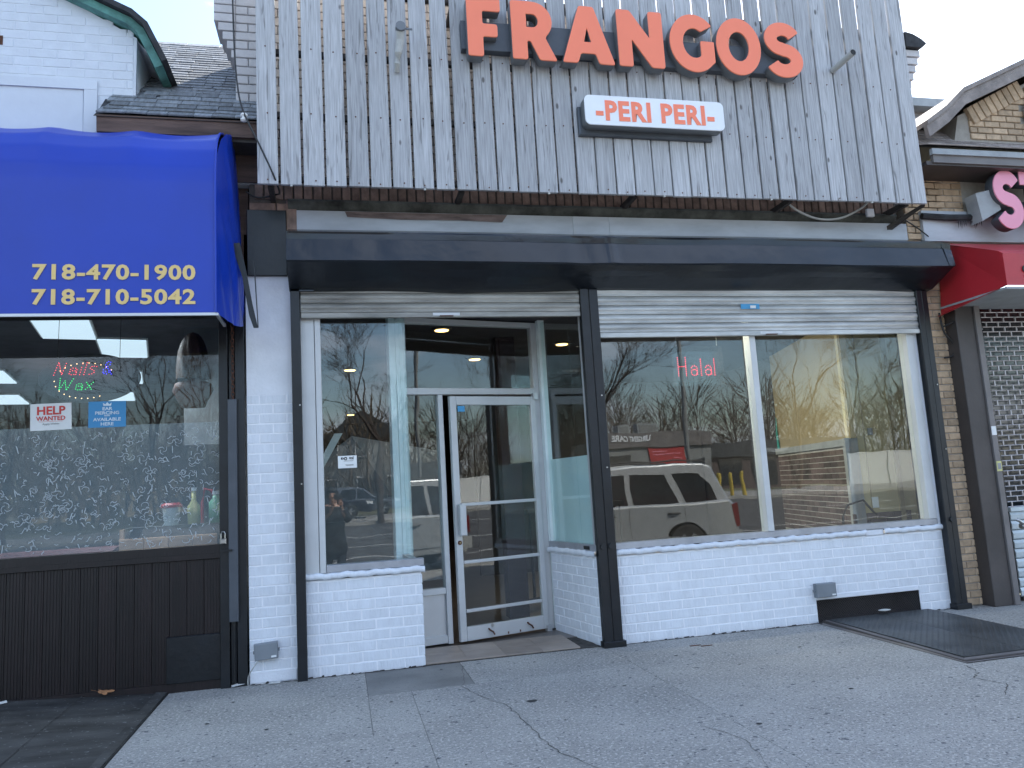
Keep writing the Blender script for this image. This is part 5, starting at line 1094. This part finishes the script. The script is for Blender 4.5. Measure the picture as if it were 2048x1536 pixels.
kind_panes = {'suv': [[(.335, 1.10), (.36, 1.10), (.575, 1.10), (.575, 1.66), (.44, 1.66), (.40, 1.50)], [(.595, 1.10), (.775, 1.11), (.735, 1.64), (.595, 1.66)], [(.80, 1.11), (.925, 1.12), (.905, 1.40), (.865, 1.60), (.765, 1.64)]],
              'sedan': [[(.30, .97), (.49, .98), (.49, 1.36), (.42, 1.33)], [(.505, .98), (.68, .98), (.62, 1.33), (.505, 1.36)], [(.69, .99), (.76, 1.0), (.66, 1.30)]]}
suv = car('parked_suv', 'silver SUV parked at the kerb, mirrored in the wide window', 'suv', 4.78, 1.94, 1.80, 1.08, (2.05, -6.72, -.135), 0,
    [(1.30, 1.06), (1.95, 1.60), (2.25, 1.77), (3.2, 1.81), (4.25, 1.79), (4.42, 1.72), (4.66, 1.06)],
    [(.0, .55), (.02, .88), (.14, 1.0), (.9, 1.09), (1.4, 1.12), (4.62, 1.12), (4.74, 1.0), (4.78, .75), (4.78, .45)], 'suv')
sroof = [(1.05, .93), (1.95, 1.38), (2.5, 1.45), (3.1, 1.42), (3.9, 1.02), (4.0, .93)]; snose = [(.0, .45), (.03, .66), (.25, .78), (1.1, .92), (1.4, .97), (3.9, 1.0), (4.5, .98), (4.58, .8), (4.6, .5)]
car('parked_car', 'dark blue saloon parked across the street, mirrored in the narrow window', 'cardark', 4.6, 1.8, 1.46, .95, (-2.9, -29.0, hz(-29)+.28), R(180), sroof, snose, 'sedan').location = (1.3, -28.6, hz(-29)+.12)
car('parked_car', 'silver grey saloon behind the dark one across the street', 'cargrey', 4.6, 1.8, 1.46, .95, (3.0, -33.5, hz(-33)+.0), R(180), sroof, snose, 'sedan')

# photographer: reflected in the narrow window
pn = thing('person', 'person in a long black coat with dark tied-back hair holding up a phone', 'person', (-.13, -7.02, -.135))
def skin(name, verts, edges, rad, m, parent, sub=2):
    me = bpy.data.meshes.new(name); me.from_pydata(verts, edges, []); ob = bpy.data.objects.new(name, me); col.objects.link(ob)
    ob.modifiers.new('skin', 'SKIN'); ob.modifiers.new('sub', 'SUBSURF').levels = sub
    ob.modifiers['sub'].render_levels = sub
    for i, r in enumerate(rad): me.skin_vertices[0].data[i].radius = (r if isinstance(r, tuple) else (r, r))
    me.skin_vertices[0].data[0].use_root = True
    bpy.context.view_layer.update(); dg = bpy.context.evaluated_depsgraph_get(); m2 = bpy.data.meshes.new_from_object(ob.evaluated_get(dg)); bpy.data.objects.remove(ob)
    m2.materials.clear(); m2.materials.append(M[m]); m2.polygons.foreach_set('use_smooth', [True]*len(m2.polygons)); m2.name = name
    return inst(name, m2, parent)
M['skin'] = mat('skin_tone', (.36, .20, .14), .5, var=.05); M['coat'] = mat('black_coat', (.006, .007, .010), .8, var=.2); M['jeans'] = mat('dark_trousers', (.02, .025, .04), .85)
V = [(0, 0, .92), (0, .0, 1.10), (0, -.0, 1.27), (0, .0, 1.40), (0, .0, 1.47), (0, .02, 1.56), (0, .02, 1.64),
     (-.17, 0, 1.38), (-.24, .06, 1.15), (-.10, .26, 1.27), (-.02, .33, 1.43), (.17, 0, 1.38), (.25, .06, 1.14), (.16, .26, 1.28), (.13, .34, 1.44),
     (-.10, 0, .86), (-.11, .01, .48), (-.12, -.02, .08), (-.13, .10, .03), (.10, 0, .86), (.11, .02, .48), (.12, -.02, .08), (.14, .10, .03)]
E_ = [(0,1),(1,2),(2,3),(3,4),(4,5),(5,6),(3,7),(7,8),(8,9),(9,10),(3,11),(11,12),(12,13),(13,14),(0,15),(15,16),(16,17),(17,18),(0,19),(19,20),(20,21),(21,22)]
rad = [(.15,.11), (.13,.10), (.15,.11), (.10,.08), (.05,.05), (.085,.10), (.075,.09), (.06,.06), .045, .036, .030, (.06,.06), .045, .036, .030, .085, .058, .042, (.04,.03), .085, .058, .042, (.04,.03)]
skin('body', V, E_, rad, 'skin', pn)
VC = [(0, 0, .95), (0, 0, 1.12), (0, 0, 1.30), (0, 0, 1.41), (-.18, 0, 1.37), (-.25, .06, 1.14), (-.055, .30, 1.36), (.18, 0, 1.37), (.26, .06, 1.13), (.145, .31, 1.38), (0, 0, .75), (0, 0, .50)]
skin('coat', VC, [(0,1),(1,2),(2,3),(3,4),(4,5),(5,6),(3,7),(7,8),(8,9),(0,10),(10,11)], [(.20,.15), (.18,.14), (.19,.14), (.11,.10), (.085,.085), .07, .05, (.085,.085), .07, .05, (.22,.16), (.23,.17)], 'coat', pn)
VT = [(-.10, 0, .80), (-.11, .01, .48), (-.12, -.02, .10), (.10, 0, .80), (.11, .02, .48), (.12, -.02, .10)]
skin('trousers', VT, [(0,1),(1,2),(0,3),(3,4),(4,5)], [.10, .075, .06, .10, .075, .06], 'jeans', pn)
def hairf(u, v):
    a = 2*math.pi*u; ph = math.pi*(.02+.62*v); r = .112; x = r*math.sin(ph)*math.cos(a); y = r*1.12*math.sin(ph)*math.sin(a); z = r*1.1*math.cos(ph)
    if y > .03 and z < .045: y = .03+(y-.03)*.25; 
    return (x, y-.01, 1.605+z)
MB().grid(hairf, 24, 14).build('hair', 'ink', pn, smooth=True); MB().lathe([(.02, -.05), (.045, -.02), (.045, .02), (.02, .05)], (0, -.13, 1.62), 12).build('hair_bun', 'ink', pn, smooth=True)
fb_ = MB(); fb_.prism([(.125, 1.585), (.15, 1.56), (.14, 1.55), (.12, 1.555)], -.012, .012, 'x'); fb_.build('nose', 'skin', pn)
for sx_ in (-.035, .035): MB().lathe([(.003, -.004), (.012, 0), (.003, .004)], (sx_, .125, 1.60), 10, 'y').build('eye', 'ink', pn)
MB().box(-.022, .022, .118, .126, 1.525, 1.532).build('mouth', 'maroon', pn)
for sx_, x0 in ((-1, -.02), (1, .13)):
    hb_ = MB(); hb_.lathe([(.015, -.04), (.034, -.02), (.036, .02), (.02, .045)], (x0, .355, 1.47), 10); ho = hb_.build('palm', 'skin', pn, smooth=True); ho.scale = (1, 1, 1)
    for f in range(4): MB().tube([(x0, .37, 1.455+f*.022), (x0+(-sx_)*-.012+.0, .40, 1.458+f*.022), (x0-sx_*.022, .418, 1.458+f*.022), (x0-sx_*.05, .415, 1.456+f*.022)], [.010, .0095, .009, .007], 6).build('finger', 'skin', pn, smooth=True)
    MB().tube([(x0, .35, 1.45), (x0-sx_*.03, .345, 1.47), (x0-sx_*.055, .355, 1.485)], [.012, .011, .008], 6).build('thumb', 'skin', pn, smooth=True)
ph = thing('phone', 'smartphone held up in both hands in front of the person', 'phone', (-.0, -6.628, 1.425)); ph.location = (-.035, -6.632, 1.43)
MB().bev(-.075, .075, -.004, .004, -.036, .036, .002).build('body', 'ink', ph); MB().box(-.07, .07, -.0056, -.0046, -.032, .032).build('screen', 'carglass', ph)
# bare trees
def tree(name, label, cat, loc, h, r0, seed, depth=6, spread=.55, lean=(0, 0), m='bark', low=.3, group=None, rot=0):
    rnd_ = random.Random(seed); t = thing(name, label, cat, loc, rot, group); tk = MB(); bbm = MB()
    def grow(p, d, L, r, lv, mb):
        n = 3 if lv < 4 else 2; pts = [p]; rs = [r]; q = p.copy(); dd = d.copy()
        for i in range(n):
            dd = (dd+Vector((rnd_.uniform(-1, 1), rnd_.uniform(-1, 1), rnd_.uniform(-.5, .8)))*.16).normalized(); q = q+dd*L/n; pts.append(q.copy()); rs.append(r*(1-.38*(i+1)/n))
        mb.tube(pts, rs, 8 if lv < 1 else (5 if lv < 3 else 3), False)
        if lv >= depth: return
        kids = 3 if rnd_.random() < .75 else 4
        for k in range(kids):
            a = rnd_.uniform(0, 6.28); s_ = spread*rnd_.uniform(.6, 1.35); pe = Vector((math.cos(a), math.sin(a), 0)); pe = (pe-dd*pe.dot(dd)).normalized()
            nd = (dd*math.cos(s_)+pe*math.sin(s_)+Vector((0, 0, .12))).normalized(); at = pts[-1] if k < 2 else pts[-2].lerp(pts[-1], rnd_.random())
            grow(at, nd, L*rnd_.uniform(.58, .85), max(.006, rs[-1]*rnd_.uniform(.5, .8)), lv+1, bbm)
    grow(Vector((0, 0, 0)), Vector((lean[0], lean[1], 1)).normalized(), h*low, r0, 0, tk)
    tk.build('trunk', m, t, smooth=True); bbm.build('branches', m, t); return t
M['bark'] = mat('grey_brown_bark', (.065, .05, .042), .95, var=.3, vs_=10); M['bark2'] = mat('pale_bark', (.14, .11, .08), .95, var=.3, vs_=10)
tree('street_tree', 'large bare forking street tree mirrored at the left of the wide window', 'tree', (9.6, -20.5, hz(-20.5)-.3), 9.5, 0.204, 3, 6, .62, (-.05, .0))
tree('street_tree', 'bare spreading street tree mirrored in the narrow window', 'tree', (1.55, -24.5, hz(-24.5)), 10.5, 0.163, 8, 6, .60)
tree('street_tree', 'bare street tree mirrored beside the transom pane', 'tree', (5.4, -27, hz(-27)), 9.5, 0.136, 12, 6, .6)
tree('street_tree', 'bare leaning tree mirrored in the salon window', 'tree', (-7.5, -24.5, hz(-24)), 10, 0.163, 15, 6, .6, (.12, 0))
tree('street_tree', 'bare thin tree mirrored at the far left of the salon window', 'tree', (-12.5, -26, hz(-26)), 9, 0.136, 19, 6, .6)
tree('street_tree', 'bare tree mirrored in the right half of the wide window', 'tree', (23.5, -29.5, hz(-29)), 11, 0.136, 23, 6, .55, (0, 0), 'bark2')
tree('street_tree', 'bare thin tree behind the white fence at the far right', 'tree', (29.5, -33, hz(-30)), 11, 0.136, 29, 6, .55, (0, 0), 'bark2')
tree('street_tree', 'slender bare tree behind the urgent care roof', 'tree', (19.0, -47, .4), 11, 0.136, 37, 6, .5)
tree('street_tree', 'dense brown tree behind the urgent care roof', 'tree', (15.2, -49, .4), 11, 0.150, 41, 6, .55)
# distant wood, one mass
wd = MB(); rw = random.Random(3)
def scrub(cx, cy_, h, n):
    for _ in range(n):
        a = rw.uniform(0, 6.28); rr = rw.random()**.5*h*.35; z0 = rw.uniform(.1, .75)*h; p = Vector((cx+rr*.4*math.cos(a), cy_+rr*.4*math.sin(a), z0)); d_ = Vector((math.cos(a)*.8, math.sin(a)*.8, rw.uniform(.5, 1.6))).normalized(); L = rw.uniform(.12, .3)*h
        q = p+d_*L+Vector((rw.uniform(-.4, .4), rw.uniform(-.4, .4), rw.uniform(-.2, .3))); m_ = (p+q)/2+Vector((rw.uniform(-.3, .3), rw.uniform(-.3, .3), rw.uniform(-.3, .3))); wd.tube([p, m_, q], [.035, .026, .012], 3, False)
    wd.tube([(cx, cy_, 0), (cx+rw.uniform(-.3, .3), cy_, h*.5), (cx+rw.uniform(-.6, .6), cy_, h*.95)], [.16, .09, .02], 4, False)
for k in range(34): scrub(-42+k*1.5+rw.uniform(-.6, .6), rw.uniform(-50, -40), rw.uniform(5, 8.5), 90)
for k in range(70): scrub(-40+k*1.45+rw.uniform(-.6, .6), rw.uniform(-66, -56), rw.uniform(8.5, 12.5), 130)
tag(wd.build('distant_wood', 'bark2', loc=(0, 0, .3)), 'brown leafless wood closing the view beyond the low buildings across the street', 'wood', kind='stuff')
# conifer
M['needle'] = mat('dark_conifer', (.018, .035, .02), .9, var=.5, vs_=3)
for (x, y, h, s_, lab) in ((9.3, -40, 11, 5, 'dark conifer mirrored in the glass of the entrance door'),):
    t = thing('conifer', lab, 'tree', (x, y, .3)); MB().tube([(0, 0, 0), (0, 0, h)], [.2, .03], 8).build('trunk', 'bark', t); nb = MB(); rq = random.Random(s_)
    for _ in range(5200):
        z = rq.uniform(.06, 1)**.8*h; r = (1-z/h)*h*.27*rq.random()**.4+.1; a = rq.uniform(0, 6.28); c = Vector((r*math.cos(a), r*math.sin(a), z)); s0 = rq.uniform(.10, .24); d_ = Vector((math.cos(a), math.sin(a), -.35)); e = Vector((-math.sin(a), math.cos(a), rq.uniform(-.4, .4)))*s0*.5
        nb.add([c-e, c+e, c+d_*s0*1.6], [(0,1,2)])
    tag(nb.build('needles', 'needle', t), kind='stuff')
# urgent care building
M['greywall'] = mat('grey_render', (.22, .225, .22), .85, var=.08, vs_=1); M['darkwall'] = mat('dark_fascia', (.04, .045, .05), .6); M['redban'] = mat('red_banner', (.40, .03, .03), .6, var=.05)
uc = thing('clinic_building', 'low flat-roofed clinic across the street with URGENT CARE on its fascia', 'building', (16.5, -38, .35))
MB().box(-9, 6.5, -9, 0, 0, 3.0).build('wall', 'greywall', uc); MB().box(-9.1, 6.6, -9.1, .15, 3.0, 3.85).build('fascia', 'brownmetal2', uc)
text_obj('lettering', 'URGENT CARE', .46, (2.45, .17, 3.32), 'signface', uc, bold=.016, rot=(math.pi/2, 0, math.pi), align='LEFT', sx=.85, ext=.02)
MB().box(2.3, 4.6, .02, .08, 1.9, 2.95).build('banner', 'redban', uc); [MB().box(a, b, .085, .09, z_, z_+.05).build('print', 'pink', uc) for a, b, z_ in ((2.5, 3.4, 2.7), (2.5, 4.3, 2.5), (3.8, 4.3, 2.2))]
for x in (-7.5, -5.2, -2.9, -.6): MB().box(x, x+1.6, .01, .04, .8, 2.5).build('window', 'glass_far', uc)
MB().box(5.0, 6.0, .01, .05, 0, 2.2).build('door', 'darkwall', uc)
for (x, w_, h_) in ((-1.9, 1.0, .75), (.4, .8, .6), (1.8, 1.3, .7)): t = thing('rooftop_unit', {-1.9: 'pale louvred rooftop unit at the left end of the URGENT CARE sign', .4: 'smaller pale rooftop unit above the URGENT CARE sign', 1.8: 'white framed rooftop unit right of the URGENT CARE sign'}[x], 'rooftop unit', (16.5+x, -39, 4.2)); MB().bev(0, w_, 0, .8, 0, h_, .03).build('casing', 'pale_cap', t); MB().box(.1, w_-.1, .80, .83, .1, h_-.1).build('louvre', 'greywall', t)
ds = thing('store_building', 'low dark fronted store with brick side wall right of the clinic', 'building', (25.5, -38.5, .35))
MB().box(-2.3, 9, -9, 0, 0, 2.9).build('wall', 'int_brick', ds); MB().box(-2.4, 9.1, -9.1, .2, 2.1, 3.1).build('fascia', 'darkwall', ds); MB().box(1.5, 3.0, .21, .25, 2.3, 2.6).build('sign_board', 'pale_cap', ds)
for x in (-1.8, .6, 3.2, 5.8): MB().box(x, x+1.6, .01, .05, .3, 2.0).build('window', 'glass_far', ds)
# apartment block and row houses
M['redbrick'] = mat('red_brick_block', (.20, .09, .065), .85, var=.15, vs_=2); M['creamwall'] = mat('cream_stucco', (.48, .40, .27), .8, var=.05)
def house(name, label, x, y, w_, h, m, roofm, n, fl):
    t = thing(name, label, 'building', (x, y, .3)); MB().box(-w_/2, w_/2, -8, 0, 0, h).build('wall', m, t); MB().prism([(-w_/2-.3, h), (w_/2+.3, h), (0, h+w_*.32)], -8.3, .3, 'y').build('roof', roofm, t)
    for f in range(fl):
        for k in range(n):
            cx = -w_/2+w_*(k+.5)/n; z = .9+f*2.8; f_ = MB().bev(-.5, .5, -.05, .0, 0, 1.4, .02).build('window', 'signface', t, loc=(cx, .06, z)); f_.rotation_euler = (0, 0, math.pi); MB().box(-.42, .42, -.06, -.05, .08, 1.32).build('pane', 'glass_far', f_)
            if f == 0 and k == n-1: MB().box(-.5, .5, .0, .06, 0, 2.1).build('door', 'darkwall', t, loc=(cx-1.3, .01, 0))
    return t
for k, (x, lab) in enumerate(((-19, 'cream rowhouse mirrored right of the oval sign'), (-29, 'second cream rowhouse mirrored in the salon window'), (-41, 'third cream rowhouse mirrored at the far left'), (-10, 'cream rowhouse mirrored beside the black salon post'))): house('row_house', lab, x, -84, 7.5, 5.2, 'creamwall', 'int_brick', 3, 2)['group'] = 'cream rowhouses across the street'
house('apartment_block', 'red brick apartment block mirrored in the entrance door glass', 12.0, -55, 12, 11.5, 'redbrick', 'darkwall', 5, 4)
house('row_house', 'pale house behind the parked cars mirrored in the narrow window', 1.5, -47, 6, 5.0, 'greywall', 'darkwall', 3, 2)
# white fence
M['vinyl'] = mat('white_vinyl', (.62, .62, .60), .5, var=.04)
pnl = MB().box(-1.19, 1.19, -.02, .02, .05, 1.70).mesh('panel', 'vinyl'); pst = MB().bev(-.06, .06, -.06, .06, 0, 1.8, .01).mesh('post', 'vinyl'); rlm = MB().box(-1.19, 1.19, -.035, .035, 1.70, 1.78).mesh('rail', 'vinyl')
for nm, xa, xb, lab in (('f', 5.2, 14.6, 'white vinyl fence mirrored in the entrance door glass'), ('g', 27.6, 37, 'white vinyl fence mirrored low in the right pane of the wide window')):
    t = thing('vinyl_fence', lab, 'fence', (xa, -31, hz(-31))); x = 0
    while x < xb-xa:
        inst('post', pst, t, (x, 0, 0)); inst('panel', pnl, t, (x+1.25, 0, 0)); inst('rail', rlm, t, (x+1.25, 0, 0)); x += 2.5
# street furniture
yb_ = mat('yellow_bollard', (.50, .36, .04), .5, var=.1); M['yb'] = yb_
for k, (x, lab) in enumerate(((16.7, 'yellow bollard furthest from the mullion reflection'), (17.25, 'middle yellow bollard of the three'), (17.9, 'yellow bollard nearest the window mullion'))):
    t = thing('yellow_bollard', lab, 'bollard', (x, -25.3, hz(-25.3)+.08), group='yellow bollards across the street'); MB().lathe([(.085, 0), (.085, 1.08), (.06, 1.13), (.02, 1.15)], n=14).build('tube', 'yb', t, smooth=False); MB().lathe([(.12, 0), (.12, .02)], n=14).build('base', 'greywall', t)
for k, (x, lab) in enumerate(((6.95, 'dark bollard left of the hydrant'), (8.75, 'dark bollard right of the hydrant'))):
    t = thing('dark_bollard', lab, 'bollard', (x, -26.5, hz(-26.5)), group='dark bollards by the hydrant'); MB().lathe([(.09, 0), (.09, .95), (.05, 1.0)], n=14).build('tube', 'darkwall', t); MB().lathe([(.13, 0), (.13, .02)], n=14).build('base', 'greywall', t)
t = thing('fire_hydrant', 'black fire hydrant between two dark bollards across the street', 'hydrant', (7.75, -26.5, hz(-26.5))); MB().lathe([(.17, 0), (.17, .05), (.12, .08), (.12, .60), (.16, .62), (.16, .68), (.11, .78), (.04, .84), (.04, .88)], n=16).build('barrel', 'darkwall', t, smooth=True)
MB().tube([(-.22, 0, .5), (.22, 0, .5)], .06, 10).build('outlet', 'darkwall', t); MB().tube([(0, 0, .45), (0, .2, .45)], .075, 10).build('outlet', 'darkwall', t)
t = thing('lamp_post', 'tall grey tapering lamp post rising behind the SUV in the wide window reflection', 'lamp post', (10.95, -16.2, hz(-16.2))); MB().tube([(0, 0, 0), (0, 0, .3), (0, 0, .31), (-.02, 0, 9)], [.16, .15, .085, .05], 10).build('shaft', 'greywall', t); MB().tube([(-.02, 0, 8.9), (0, .8, 9.3), (0, 2.0, 9.4)], .035, 6).build('arm', 'greywall', t); MB().bev(-.12, .12, 1.8, 2.5, 9.32, 9.44, .02).build('lamp_head', 'greywall', t)
